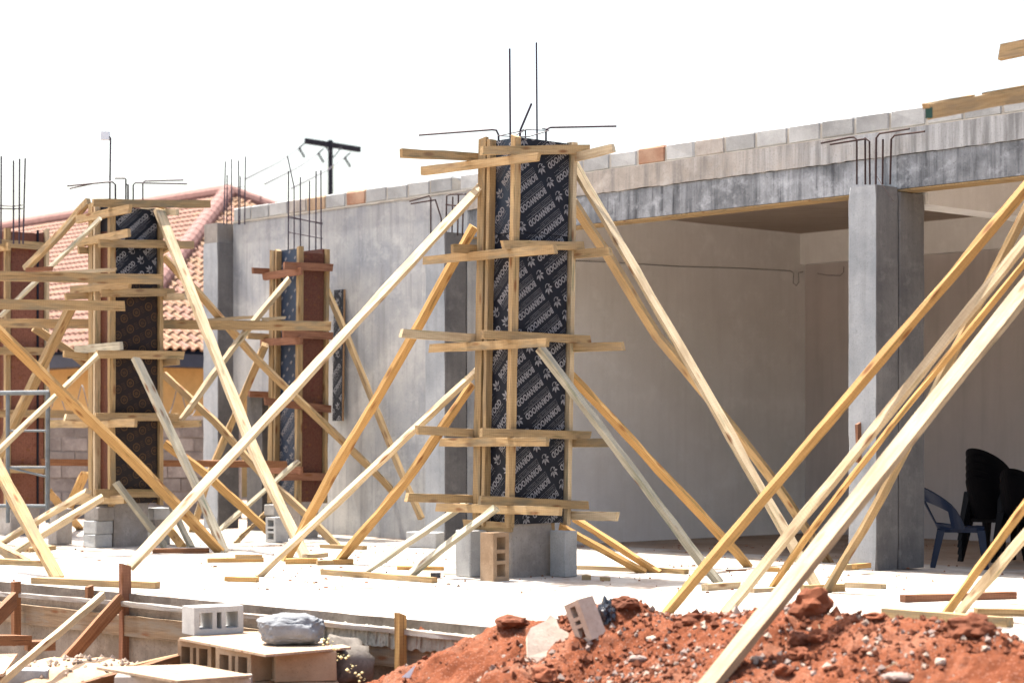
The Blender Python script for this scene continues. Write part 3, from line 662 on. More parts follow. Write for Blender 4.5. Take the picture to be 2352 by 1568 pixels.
# middle, by the wall
fr, T, K = form(690, 200, 'brown and blue plywood column form standing close to the grey wall', .2, .43, .285, .42, 3.34, .01,
    dict(L=[(.42,1.75,P_blue,'word',P_print),(1.755,3.33,P_blue,'bird',P_print)], R=[(.42,3.28,P_brown,None,None)]), lambda: R.choice((W_tan, W_stain)))
for p0, p1 in (((652,610),(763,615)),((650,766),(763,772)),((608,921),(759,939)),((646,1094),(747,1094))): yoke(fr,'v',K['R'],p0,p1,W_red,T,h=.085)
for p0, p1 in (((606,636),(693,622)),((600,786),(693,782)),((624,1079),(693,1080))): yoke(fr,'u',K['L'],p0,p1,W_red,T,h=.085)
for p0, p1 in (((580,621.5),(624,624)),((568,771),(622,774)),((572,904),(627,906))): yoke_ext(fr,'v',K['BL'],p0,p1,R.choice((W_red,W_tan)),T,.5)
# far left, red boards
fr, T, K = form(24, 195, 'red plywood column form at the far left edge behind the scaffold', .17, .30, .42, .35, 3.6, 0,
    dict(L=[(.35,3.6,P_brown,None,None)], R=[(.35,2.75,P_brick,None,None),(2.755,3.58,P_brown,None,None)]), wp)
for p0, p1 in (((-60,553),(100,566)),((-60,804),(102,807)),((-60,948),(169,951)),((-60,1075),(100,1078))): yoke(fr,'v',K['R'],p0,p1,W_tan,T,h=.09)
for p0, p1 in (((-90,575),(22,566)),((-90,700),(22,696))): yoke(fr,'u',K['L'],p0,p1,W_tan,T,h=.09)
stx = MB().fbox(fr, .19, .2, .33, .355, .35, 3.62).build('plywood_edge', P_black, T)
# right, out of frame but for its yokes
fr, T, K = form(2700, 372, 'column form mostly beyond the right edge, only its top yokes in view', .17, .30, .56, .445, 3.64, 0,
    dict(L=[(.445,3.64,P_black,None,None)], R=[(.445,3.64,P_black,None,None)]), wp)
E_ = K
yk = yoke(fr,'u',K['L'],(2298,121),(2760,30),W_tan,T,h=.1)
yk = yoke_ext(fr,'v',K['BL'],(2133,257),(2352,218),W_tan,T,.8,h=.085)
q0, q1 = fr.at(2133,243,a=K['BL']), fr.at(2352,202,a=K['BL']); d = (q1-q0)
board('wane_strip', [q0+d*.0-U*.03, q0+d*.5-U*.03], U, .03, .03, W_stain, T); board('wane_strip', [q0+d*.62-U*.03, q0+d*1.3-U*.03], U, .03, .03, W_stain, T)
board('paint_mark', [q0-d*.004-Vector((0,0,.04)), q0+d*.012-Vector((0,0,.04))], U, .06, .042, M_green, T)

# ------------------------------------------------------------------ concrete stubs and bars under the forms
def stub(corner, s, wu, wv, ztop, label, bars, dz=0):
    c = P(corner, HY, s); C_ = Vector((c.x, c.y, 0)); f2 = Frame((C_.x, C_.y)); T = thing('column_stub', C_, label, 'column base')
    o = rough_col('footing', f2, -wu, 0, 0, wv, dz, ztop, C_foot, T)
    for pts, ss, r in bars: MB().tube([P(x, y, ss) for x, y in pts], r, 6).build('rebar', M_rebar, T)
    return T
stub(1176, 277, .34, .46, .5, 'short concrete column base under the central form with bent steel bars above', [
  ([(1172.5,420),(1172,300),(1170.5,112)],273,.009), ([(1234,420),(1233.5,310),(1232,98)],272,.008),
  ([(1194,400),(1194.5,306),(1195.5,298),(1221,238)],270,.010), ([(962,310.5),(1130,298),(1140,299.5),(1145,310),(1146,400)],271,.009),
  ([(1254,400),(1254,303),(1256,297),(1264,293),(1416,290)],268,.009), ([(1207,400),(1207,300),(1200,298)],268,.007),
  ([(1143,313),(1196,301.5),(1208,298),(1262,300)],270,.0045), ([(1143,312),(1180,314),(1215,314),(1262,300)],274,.0045), ([(1245,295),(1260,298)],270,.005), ([(1183,312),(1206,299)],275,.0045)])
stub(262, 217, .34, .42, .55, 'concrete column base under the left form with hooked bars and a rod on top', [
  ([(154,427),(243,418.5),(258,418),(265,424),(265.5,520)],213.5,.010), ([(160,433),(220,420),(243,418)],213,.009),
  ([(264,409.5),(287,409.5),(289,412),(289,520)],212,.009), ([(294,520),(294,424),(290,424)],211,.011), ([(306,520),(306,425),(311,420),(430,422.5)],211,.009), ([(328,520),(328,420),(333,416),(421,413.5)],208,.009),
  ([(252,500),(252.5,420),(254,318),(251,314)],213,.0105)])
lampb = MB(); q = P(242, 312.5, 213); MB().box(q.x-.045, q.x+.045, q.y-.03, q.y+.03, q.z-.045, q.z+.045).build('bottle', M_white); bpy.data.objects['bottle'].name = 'plastic_container'
tag(bpy.data.objects['plastic_container'], 'small white plastic container stuck on the rod above the left column', 'container')
stub(690, 200, .36, .26, .45, 'concrete base under the brown column form by the wall with tall bars', [
  ([(662,600),(662.7,393)],195.5,.0085), ([(675.5,610),(675.5,430),(660,358)],195.5,.0075), ([(690,600),(690,407)],195.5,.0085), ([(710,610),(711,416)],195.5,.0085), ([(725,620),(726,393)],195.5,.0085), ([(738,620),(737,391)],195.5,.0085),
  ([(661,496),(741,515),(700,506),(661,496)],195.5,.006), ([(661,533),(741,548)],195.5,.006), ([(661,500),(741,512)],195.5,.005)])
stub(24, 195, .34, .38, .4, 'base under the far left red form with faint tall bars', [([(x,560),(x2,y)],198,.011) for x, x2, y in ((2,3,359),(31,31,369),(44,45,365),(53,58,364))]+[([(-5,472),(31,474),(52,471)],198,.007), ([(-5,479),(31,480),(52,479)],198,.007)])
T = thing('wall_bars', P(535, 515, 183), 'cluster of upright steel bars rising at the left end of the grey wall', 'rebar')
for x, x2, y in ((514,518,371),(521,522,402),(532,532,366),(548,548,369),(551,552,405),(562,564,360)): MB().tube([P(x, 516, 183), P(x2, y, 183)], .008, 5).build('rebar', M_rebar, T)
for y in (434, 460): MB().tube([P(514, y, 183), P(564, y-6, 183)], .003, 4).build('tie_wire', M_rebar, T)
fr, T = None, None
stub(2697, 372, .34, .46, .5, 'concrete base of the column form beyond the right edge', [])
# ------------------------------------------------------------------ raking braces
CAMP = Vector((0, 0, EYE))
def brace(label, pts, s0, s1, wN, wS, roll, mat, group='raking timber braces', name='timber_brace', wane=.02, ext=0, drop=0):
    """pts in the photo from top to foot, s = scale at both ends (straight timber: s varies evenly along it)"""
    L_ = [0]
    for i in range(len(pts)-1): L_.append(L_[-1]+math.hypot(pts[i+1][0]-pts[i][0], pts[i+1][1]-pts[i][1]))
    q = [P(x, y, s0+(s1-s0)*l/L_[-1]) for (x, y), l in zip(pts, L_)]
    if ext: q[0] = q[0]+(q[0]-q[1]).normalized()*ext
    if drop: q[-1] = q[-1]+(q[-1]-q[-2]).normalized()*drop
    d = (q[-1]-q[0]).normalized(); n = (Vector((0,0,1))-d*d.z).normalized(); S = d.cross(n)
    if S.dot(CAMP-q[0]) < 0: S = -S
    vv_ = (CAMP-(q[0]+q[-1])*.5).normalized(); r = rad(roll)-math.atan2(n.dot(vv_), S.dot(vv_)); Nn = n*math.cos(r)+S*math.sin(r)
    # board(): face across = Y has width wN (seen along N), thickness along N = wS
    o = board(name, q, Nn, wN, wS, mat, wane=wane, jit=.0045); tag(o, label, 'timber brace', group); return o
g_ = lambda y: (y-1000)/1.18
br = [
 # centre column
 ('long pale brace from the top of the central form down left to the brown stake', [(1147,384),(725,840),(297,1300)], 271, 306, .075, .045, 50, W_pale),
 ('long pale brace from the top of the central form down right to the slab', [(1318,378),(1554,784),(1874,1344)], 268, g_(1344), .082, .044, 50, W_pale),
 ('bowed orange brace behind the long pale one right of the central form', [(1316,465),(1395,585),(1506,769),(1620,905),(1778,1105),(1908,1300)], 262, 240, 0.085, 0.05, -50, W_tan),
 ('rough pale brace from mid height of the central form to its right', [(1238,797),(1288,861),(1507,1151),(1608,1287),(1655,1340)], 282, g_(1340), .06, .06, 42, W_grey),
 ('orange knotty brace behind the rough pale one right of the central form', [(1305,855),(1506,1071),(1579,1148),(1722,1302)], 262, g_(1302), 0.075, 0.045, -50, W_orange),
 ('wide orange brace from behind the central form down left to the footboards', [(1088,520),(924,818),(763,1089),(656,1288)], 258, g_(1288), 0.085, 0.05, -50, W_orange),
 ('pale brace from mid height of the central form to the foot block at left', [(1137,812),(838,1094),(591,1324)], 272, g_(1324), .05, .055, 42, W_pale),
 ('orange brace second from the central form at left, foot on the slab', [(1084,880),(938,1097),(772,1295)], 260, g_(1295), 0.08, 0.045, -50, W_orange),
 ('short grey-topped brace from the lowest yoke left of the central form', [(1074,1153),(838,1314)], 268, g_(1314), .045, .045, 42, W_grey),
 ('short greenish brace from the lowest yoke in front of the upright blocks', [(1142,1165),(1000,1272),(936,1325)], 281, g_(1325), .055, .05, 42, W_grey),
 ('short orange brace, lower of the two right of the central base', [(1285,1207),(1480,1315)], 268, g_(1315), 0.06, 0.04, -50, W_orange),
 ('short orange brace, upper of the two right of the central base', [(1318,1190),(1512,1315)], 262, g_(1315), 0.055, 0.04, -50, W_orange),
 # left column
 ('wide white brace from the top of the left form down right to the slab', [(365,483),(446,689),(590,1050),(703,1282)], 214, g_(1282), .11, .05, 50, W_pale),
 ('thin tan brace from the left form passing behind the brown form to the wall', [(375,590),(470,689),(588,825),(788,1014),(866,1089),(990,1222)], 208, 198, 0.085, 0.04, -50, W_tan),
 ('grey brace starting at the ring print of the left form', [(312,823),(438,1089),(516,1268)], 222, g_(1268), .09, .05, 50, W_grey),
 ('broad orange brace from the far left crossing in front of the left form', [(-30,735),(333,1084),(508,1268)], 232, g_(1268), 0.11, 0.05, -50, W_orange),
 ('tan brace behind the left form ending at the small footboard by the wall', [(376,860),(494,968),(601,1089),(692,1170),(778,1256)], 206, g_(1256), 0.085, 0.035, -50, W_tan),
 ('low orange brace right of the left form crossing the door opening', [(378,1018),(474,1089),(645,1244)], 206, g_(1244), 0.1, 0.035, -50, W_orange),
 ('short grey brace at the foot of the left form beside its base', [(266,1107),(380,1255)], 222, 219, .08, .04, 42, W_grey),
 ('thin pale brace rising to the left form from the left edge', [(226,815),(0,1032),(-60,1090)], 226, 236, .045, .045, 42, W_pale),
 ('weathered brace leaning from the top of the left form to the far left form', [(203,462),(140,535),(58,617)], 214, 205, .075, .06, 42, W_stain),
 ('thin brace beside the weathered one left of the left form', [(231,502),(115,615),(0,727)], 222, 214, .045, .035, 42, W_grey),
 ('wide tan brace crossing the far left form near the scaffold', [(163,705),(28,979),(-20,1080)], 214, 206, 0.1, 0.07, -50, W_tan),
 ('low pale brace, upper of the pair at the base of the left form', [(203,1128),(0,1247)], 224, 212, .05, .07, 42, W_pale),
 ('low pale brace, lower of the pair at the base of the left form', [(236,1141),(100,1224),(20,1275)], 226, 232, .05, .075, 42, W_pale),
 ('big blurred pale brace at the left edge with its foot on the slab border', [(-20,1045),(60,1195),(133,1328)], 262, g_(1328), .11, .05, 50, W_stain),
 ('thick dark-ended timber lying against the left edge of the slab', [(-30,1240),(66,1296)], 236, g_(1296), .06, .10, 42, W_stain),
 ('orange brace low behind the blocks of the left form', [(112,1130),(185,1215)], 208, g_(1215), .04, .09, 10, W_orange),
 ('steep orange brace low behind the blocks of the left form', [(196,1085),(160,1160),(150,1225)], 205, g_(1225), .04, .10, 10, W_orange),
 ('dark tan brace under the long plank left of the left form', [(78,752),(150,800),(205,842)], 205, 203, .04, .09, 10, W_stain),
 # form by the wall
 ('tan brace from the brown form crossing the grey wall', [(731,622),(798,774),(852,912),(929,1103),(968,1190)], 194, 206, .06, .06, 42, W_tan),
 ('pale jointed brace left of the brown form', [(665,640),(557,771),(473,884),(415,965)], 205, 214, .05, .06, 42, W_pale),
 ('tan brace from the brown form down left past the door opening', [(609,791),(481,1089),(450,1196),(440,1220)], 198, 188, .06, .08, 10, W_stain),
 ('grey low brace left of the brown form base', [(686,1058),(505,1216)], 206, 203, .05, .04, 42, W_grey),
 ('thin tan brace in the door opening behind the brown form', [(613,1176),(540,1247)], 200, g_(1247), .03, .05, 15, W_tan),
 ('orange stub of a brace foot beside the left form base', [(386,1213),(420,1256)], 212, 217, .04, .09, 10, W_orange),
 ('pale grey brace foot beside the orange stub', [(395,1165),(440,1256)], 213, 217, .07, .04, 42, W_grey),
]
for t_ in br: brace(*t_)
# braces of the form beyond the right edge
for lab, pts, s0, s1, wN, wS, roll, m, dr in (
 ('two-toned orange brace, leftmost of the near group at right', [(2352,434),(1525,1413)], 368, g_(1413), 0.085, 0.055, -50, W_orange, .0),
 ('pale brace second from left in the near group at right', [(2352,557),(1662,1412)], 370, g_(1412), .085, .055, 50, W_pale, .0),
 ('narrow orange brace between the pale and the big white one', [(2352,604),(2143,861),(2033,996),(1872,1206),(1768,1355)], 350, g_(1355), 0.06, 0.035, -50, W_orange, .0),
 ('olive brace crossing behind the near group, foot beside the grey column', [(2352,493),(2021,1148),(1897,1360)], 330, g_(1360), 0.085, 0.05, -50, W_stain, .0),
 ('orange-brown brace at the right edge, foot behind the soil', [(2352,1164),(2165,1419)], 366, g_(1419), 0.085, 0.04, -50, W_orange, .0),
 ('white brace at the right edge beside the orange-brown one', [(2352,1231),(2200,1409)], 372, g_(1409), .085, .05, 50, W_pale, .0),
 ('largest white brace, nearest the camera, running off over the red soil', [(2352,668),(1632,1568)], 388, 452, .135, .065, 50, W_near, .12)):
    brace(lab, pts, s0, s1, wN*.76, wS*.76, roll, m, ext=1.2, drop=dr)

a_, b_ = BF.at(1971, 972, b=-.03), BF.at(1972, 1062, b=-.03)
tag(board('timber_peg', [b_, a_], U, .05, .03, W_red), 'small upright timber peg fixed to the face of the grey column', 'timber peg')
# ------------------------------------------------------------------ long planks between the forms
def plank(label, p0, p1, s0, s1, h, th, m, nrm=Vector((0,-1,0)), name='plank', group=None, cat='plank'):
    o = board(name, [P(*p0, s0), P(*p1, s1)], nrm, h, th, m, wane=.01); return tag(o, label, cat, group)
plank('long thick plank, higher of the two running in front of the left form', (-60,632), (372,642), 229, 224, .10, .05, W_stain)
plank('long plank below the higher one, ending at the ring print', (-60,698), (287,703), 231, 228, .10, .05, W_stain)
plank('long plank running behind the left form to the brown form', (-60,742), (760,749), 208, 209, .105, .05, W_stain)
plank('low long board behind the left form at knee height', (96,1061), (660,1066), 202, 202, .075, .05, W_brown)
plank('short pale offcut resting on the long plank near the brown form', (473,735), (598,727), 206, 206, .03, .06, W_pale)
plank('pale offcut on the long plank touching the brown form', (601,733), (656,730), 207, 207, .03, .05, W_pale)
plank('reddish board end lying on the high plank at left', (60,620), (120,617), 229, 229, .04, .06, W_red)
plank('pale splintered board on the high plank at left', (92,629), (266,619), 222, 222, .035, .06, W_pale)
# plywood strip leaning on the wall
a, b = P(774, 666, 194), P(774, 966, 194); T = thing('leaning_panel', b, 'narrow black printed plywood strip against the grey wall beside the brown form', 'plywood strip')
pn = BF.at(774, 966, b=.28); pt = BF.at(774, 666, b=.31); al = BF.local(pn)[0]; wd = .19
vv = [BF.L(al-wd/2,.28,pn.z), BF.L(al+wd/2,.28,pn.z), BF.L(al+wd/2,.30,pn.z), BF.L(al-wd/2,.30,pn.z), BF.L(al-wd/2,.305,pt.z), BF.L(al+wd/2,.305,pt.z), BF.L(al+wd/2,.325,pt.z), BF.L(al-wd/2,.325,pt.z)]
T.location = pn; WL[T.name] = pn
o = MB().hexa(vv).build('panel', P_black, T); MB().hexa([v_+U*(wd+.0)*1.0+U*(.001) if i in (0,3,4,7) else v_+U*.012 for i, v_ in enumerate(vv)]).build('edge', P_edge, T)
printed('word', BF.L(al-wd/2,.30,0)-V*.022, U, wd, pn.z, pt.z, -V, P_print, o, rad(45), .1)

# ------------------------------------------------------------------ scaffold frame at far left
SF = thing('scaffold_frame', P(60, 1225, 214), 'grey steel scaffold frame at the far left edge', 'scaffold')
for pts, r in (([(-40,903),(113,901)],.025), ([(18,905),(18,1200)],.022), ([(110,901),(109,1200)],.025), ([(20,989),(109,989)],.012), ([(20,1073),(109,1073)],.014), ([(20,1073),(109,1095)],.012), ([(-40,1161),(108,1162)],.02)):
    MB().tube([P(x, y, 214) for x, y in pts], r, 8).build('tube', M_galv, SF)

# ------------------------------------------------------------------ blocks
VR = ANG+math.pi/2                                     # long axis along V
def upright(x0, x1, yb_, m, label, hol=False, s=277, depth=.19):
    pass
# by the central base
p = MF.L(.17-.34-.30, -.10, .195); o = solid('concrete_block', (.19,.19,.39), ANG, C_block, Vector((P(1082,1325,274).x, P(1082,1325,274).y, .195)), 'grey block standing on end left of the central base', 'blocks propping the central form')
q = P(1136,1327,283); o = hollow('hollow_block', (.39,.16,.17), (0, rad(90), VR), C_tanblock, Vector((q.x, q.y+.06, .197)), 'tan hollow block on end with three openings beside the central base', 'blocks propping the central form', cols=(0,.035,.135,.165,.225,.255,.355,.39))
o.rotation_euler = (Matrix.Rotation(VR, 3, 'Z')@Matrix.Rotation(rad(90), 3, 'Y')).to_euler()
q = P(1290,1324,276); solid('concrete_block', (.19,.14,.385), ANG, C_block, Vector((q.x+.02, q.y+.12, .193)), 'speckled grey block on end right of the central base', 'blocks propping the central form')
q = P(977,1258,218); solid('concrete_block', (.36,.19,.165), ANG+.35, C_block, Vector((q.x, q.y, .085)), 'grey block lying on the slab in front of the left wall column')
# left form
for k, (dx, m) in enumerate(((0,C_block),(1,C_block),(4,C_foot))):
    q = P(224+dx, 1256, 217); solid('concrete_block', (.25,.21,.14), ANG+.05*k, m, Vector((q.x, q.y, .071+k*.143)), ('lowest','middle','top')[k]+' block of the stack left of the left form base', 'block stack under the left form')
for k in range(3):
    q = P(362, 1252, 211); solid('concrete_block', (.2,.2,.13), ANG-.04*k, (C_block,C_foot,C_block)[k], Vector((q.x, q.y, .066+k*.133)), ('lowest','middle','top')[k]+' block of the stack right of the left form base', 'block stack under the left form')
q = P(138,1253,212); solid('concrete_block', (.19,.19,.39), ANG, C_foot, Vector((q.x, q.y, .2)), 'grey-pink upright block at far left behind the low pale braces')
# brown form
q = P(636,1246,208); o = hollow('hollow_block', (.38,.17,.19), (0,rad(90),ANG), C_block, Vector((q.x, q.y, .145)), 'grey hollow block on end under the brown form'); o.scale = (.72,1,1)
q = P(633,1188,204); solid('concrete_block', (.2,.18,.12), ANG, C_block, Vector((q.x, q.y, .345)), 'small grey block on top of the hollow one under the brown form')
# foreground table of blocks and ply
def tbl(x, y, s): return P(x, y, s)
zt = P(600,1501,372).z
def sheet_ply(name, pts, th, m, label, parent=None):
    n_ = len(pts); v_ = [Vector(p) for p in pts]+[Vector(p)-Vector((0,0,th)) for p in pts]
    f = [tuple(range(n_))[::-1], tuple(range(n_, 2*n_))]+[(i, (i+1)%n_, n_+(i+1)%n_, n_+i) for i in range(n_)]
    return tag(mesh(name, v_, f, m), label, 'plywood sheet')
def flat(x, y, z): return G(x, y, z) if z < 1 else None
zs = -.155
sheet_ply('plywood_sheet', [flat(411,1464,zs), flat(610,1502,zs), flat(806,1485,zs), flat(690,1449,zs), flat(545,1449,zs)], .015, wood('ply_face', (.34,.23,.15), (.46,.34,.24)), 'brown plywood sheet carrying the hollow block and the concrete lump')
q = flat(478,1462,zs); hz = .19
o = hollow('hollow_block', (.36,.20,.185), (0,0,rad(33)), C_block, flat(480,1459,zs)+Vector((-.0,.17,.095)), 'grey hollow block with three openings on the plywood sheet')
g = MB(); c = flat(662,1484,zs)+Vector((0,.14,.095)); bm = bmesh.new(); bmesh.ops.create_icosphere(bm, subdivisions=5, radius=1)
for v_ in bm.verts:
    p = v_.co.copy(); q = Vector([math.copysign(abs(t)**.72, t) for t in p]); k = 1.06+.16*noise.noise(p*1.7+Vector((3,1,0)))+.08*noise.noise(p*5)+.05*noise.noise(p*11)+.05*noise.noise(p*24)
    v_.co = Vector((q.x*.2*k, q.y*.13*k, (q.z*.093*k)+.018*noise.noise(Vector((p.x*2.5,4,0)))*(p.z > 0)))
me = bpy.data.meshes.new('concrete_lump'); bm.to_mesh(me); bm.free(); me.materials.append(C_rock); me.polygons.foreach_set('use_smooth', [True]*len(me.polygons))
tag(link(bpy.data.objects.new('concrete_lump', me), c), 'rough pale grey lump of set concrete on the plywood sheet', 'concrete lump')
zb = zs-.015-.0955
for k, (x, y, rz_, m, lab) in enumerate(((455,1470,-44,C_tanblock,'tan hollow block, leftmost under the front plywood sheet'),(545,1488,-44,C_tanblock,'tan hollow block, middle one under the front plywood sheet'))):
    c = flat(x, y, zs); hollow('hollow_block', (.36,.19,.188), (0,0,rad(rz_)), m, Vector((c.x+.03, c.y+.14, zb)), lab, 'blocks carrying the plywood')
c = flat(692,1492,zs); solid('concrete_block', (.39,.22,.19), rad(12), C_tanblock, Vector((c.x, c.y+.16, zb)), 'large tan solid block, rightmost under the front plywood sheet', 'blocks carrying the plywood')
zs2 = zb-.097
for k, (x, y, rz_) in enumerate(((455,1470,-40),(545,1490,-42),(692,1492,12))):
    for lv in range(2):
        c = flat(x, y, zs); solid('concrete_block', (.38,.2,.19), rad(rz_), C_tanblock, Vector((c.x+.02, c.y+.15, zs2-.095-.191*lv)), ('upper','lower')[lv]+' hidden support block under the '+('left','middle','right')[k]+' of the block table', 'blocks carrying the plywood')
zl_ = P(400,1560,400).z
sheet_ply('plywood_sheet', [flat(222,1531,-.27), flat(408,1562,-.27), flat(578,1549,-.27), flat(440,1524,-.27)], .016, wood('ply_low', (.25,.18,.12), (.36,.27,.19)), 'thin pale plywood sheet lying low at the bottom edge of the picture')
for k, (x, y) in enumerate(((330,1545),(500,1550))):
    c = flat(x, y, -.27)
    for lv in range(2): solid('concrete_block', (.38,.19,.19), rad(5), C_foot, Vector((c.x, c.y+.12, -.286-.097-.191*lv)), ('upper','lower')[lv]+' block under the low plywood sheet, '+('left','right')[k]+' pile', 'blocks under the low sheet')

# ------------------------------------------------------------------ slab edge shutter
ES = thing('edge_shutter', G(560, 1400), 'timber shuttering with rail and boards along the slab edge', 'edge formwork')
def ep(x, w_, z): 
    d = Vector(((x-CX)/FPX, 1, 0)); c0 = E1-EN*w_; tt = EN.dot(c0)/EN.dot(d); q = d*tt; q.z = z; return q
for i, (x0, x1) in enumerate(((-60,238),(240,640),(642,1150))):
    for (w_, z0, z1, m) in ((.03,-.30,-.17,W_form),):
        board('shutter_board', [ep(x0,w_,(z0+z1)/2), ep(x1,w_,(z0+z1)/2)], Vector((0,0,1)), .03, .15, m, ES, wane=.01)
rail = [(-60,1352),(0,1363),(240,1381),(426,1400),(560,1412),(760,1432),(930,1449),(1110,1470)]
rp = []
for x, y in rail:
    d = Vector(((x-CX)/FPX, 1, 0)); c0 = E1-EN*.09; tt = EN.dot(c0)/EN.dot(d); rp.append(Vector((d.x*tt, tt, EYE-(y-HY)/FPX*tt)))
board('rail', rp[:4], Vector((0,0,1)), .05, .032, W_dust, ES, jit=.004); board('rail', rp[3:], Vector((0,0,1)), .06, .03, W_dust, ES, jit=.004)
def stake(x, y0, y1, m, label, w_=.15, s=None, wd=.075):
    p1 = ep(x, w_, 0); s = FPX/p1.y; top = P(x, y0, s); bot = P(x-2 if False else x, y1, s)
    return tag(board('stake', [bot, top], U, wd, .05, m, jit=.002), label, 'stake')
stake(287, 1296, 1535, W_red, 'tall reddish brown stake at the slab edge that the long pale brace meets', .02, wd=.075)
stake(920, 1409, 1575, W_orange, 'orange stake at the slab edge left of the red soil', .13, wd=.06)
stake(37, 1335, 1480, W_brown, 'dark stake at the slab edge by the left picture edge', .12, wd=.06)
stake(205, 1345, 1400, W_brown, 'short dark peg at the slab edge under the tan board', .05, wd=.05)
# rough concrete lip of the slab at right
lip = MB(); kk = 90
for i in range(kk+1):
    x = 740+(1180-740)*i/kk; z0_ = -.19-.03*noise.noise((i*.35,0,0)); z1_ = -.06-.02*noise.noise((i*.5,3,0)); wj = .085+.022*noise.noise((i*.6,1,0))
    lip.v += [ep(x,0,z0_), ep(x,wj,z0_+.01), ep(x,wj*1.0+.012*noise.noise((i*.9,7,0)),(z0_+z1_)/2), ep(x,wj*.9,z1_), ep(x,0,z1_)]
for i in range(kk):
    for q in range(4): lip.f.append((i*5+q, (i+1)*5+q, (i+1)*5+q+1, i*5+q+1))
C_lip = concrete('rough_lip', (.20,.185,.15), (.36,.34,.29), 0, (.1,.1,.1), .6, 9, grain=30, pit=.9)
lp_ = lip.build('concrete_spill', C_lip); lp_.data.flip_normals(); tag(lp_, kind='structure')
# loose timbers in the left foreground
def raw(name, label, p0, p1, wN, wS, m, N=None, cat='plank'):
    d = (p1-p0).normalized(); n = Vector((0,0,1))-d*d.z if N is None else N; return tag(board(name, [p0, p1], n, wN, wS, m, wane=.01), label, cat)
raw('timber_prop', 'thin pale prop leaning on the slab rail, running to the bottom left corner', P(237,1366,316), P(-10,1575,345), .04, .05, W_pale, cat='timber prop')
raw('timber_prop', 'brown prop from the reddish stake down to the rubble', P(280,1375,309), P(128,1545,318), .04, .10, W_brown, cat='timber prop')
raw('timber_prop', 'dark brown prop at the left picture edge', P(34,1376,305), P(-40,1450,320), .04, .12, W_brown, cat='timber prop')
raw('plank', 'brown plank lying at the left picture edge below the slab', P(-60,1470,330), P(48,1468,318), .20, .07, W_brown)
raw('plank', 'short brown plank end near the pale prop', P(60,1482,318), P(125,1480,316), .12, .07, W_brown)
raw('plank', 'long dark brown plank low in front of the block table', P(180,1588,372), P(424,1516,345), .05, .10, W_brown)
raw('plank', 'thin brown plank behind the low plywood sheet', P(300,1535,345), P(414,1508,335), .05, .05, W_stain)
sheet_ply('plywood_sheet', [P(-60,1502,335), P(40,1500,325), P(8,1545,345), P(-60,1560,350)], .02, wood('ply_red', (.33,.2,.13), (.45,.3,.2)), 'reddish plywood sheet lying at the bottom left edge')
# pale rubble heap
C_rub = C_tanblock
rbm = MB(); hv = []; hf = []; nx_, ny_ = 40, 26
cX, cY = P(150,1540,322).x, P(150,1540,322).y
for i in range(nx_+1):
    for j in range(ny_+1):
        x = cX-1.0+2.1*i/nx_; y = cY-.9+1.7*j/ny_; dx, dy = (x-cX-.1)/.95, (y-cY)/.8
        hv.append((x, y, LOW-.02+.36*max(0, 1-dx*dx-dy*dy)**.7+.03*noise.fractal((x*5,y*5,0),1,2,4)))
for i in range(nx_):
    for j in range(ny_): a = i*(ny_+1)+j; hf.append((a, a+ny_+1, a+ny_+2, a+1))
tag(mesh('rubble_heap', hv, hf, C_rub, smooth=True), kind='structure')
gb = MB()
for k in range(160):
    a = R.uniform(0, 6.28); r_ = R.random()**.6; x, y = cX+.1+.85*r_*math.cos(a), cY+.7*r_*math.sin(a)
    z = LOW-.02+.36*max(0, 1-((x-cX-.1)/.95)**2-((y-cY)/.8)**2)**.7
    q = R.uniform(.008,.026); gb.add([Vector((x,y,z+q*.4))+Vector(o_)*q*R.uniform(.6,1.3) for o_ in OCT], OF)
tag(gb.build('rubble_stones', C_pale), kind='stuff')
q = P(62,1556,330); solid('concrete_block', (.3,.2,.17), .1, C_rock, Vector((q.x,q.y,q.z-.02)), 'pale block half buried at the bottom left corner')
# dark spill of mortar between table and soil
ls = MB(); lump(ls, P(790,1535,362)+Vector((0,.15,0)), .17, 4, (1.0,.8,1.0), 3, .4); M_moss = concrete('dark_mortar', (.07,.06,.05), (.17,.15,.13), 0, (.05,.04,.04), .5, 6, grain=40)
tag(ls.build('mortar_lump', M_moss, smooth=True), 'dark lump of mortar between the block table and the soil', 'mortar')
lc = MB()
for k in range(38):
    t = k/37; t = min(1, t+R.gauss(0,.05)) if k%3 else R.choice((.1,.45,.8))+R.gauss(0,.03); x = 742+95*t+R.gauss(0,7); y = 1466+100*max(0,t)**1.2+R.gauss(0,5); q = R.uniform(.003,.014); c = P(x, y, 372); lc.add([c+Vector(o_)*q for o_ in OCT], OF)
tag(lc.build('foam_crumbs', plain('yellow_foam', (.6,.52,.28), .9, .1)), kind='stuff')
solid('concrete_block', (.3,.2,.22), .2, C_foot, Vector((P(790,1575,362).x, P(790,1575,362).y+.15, -.58)), 'block under the dark mortar lump')

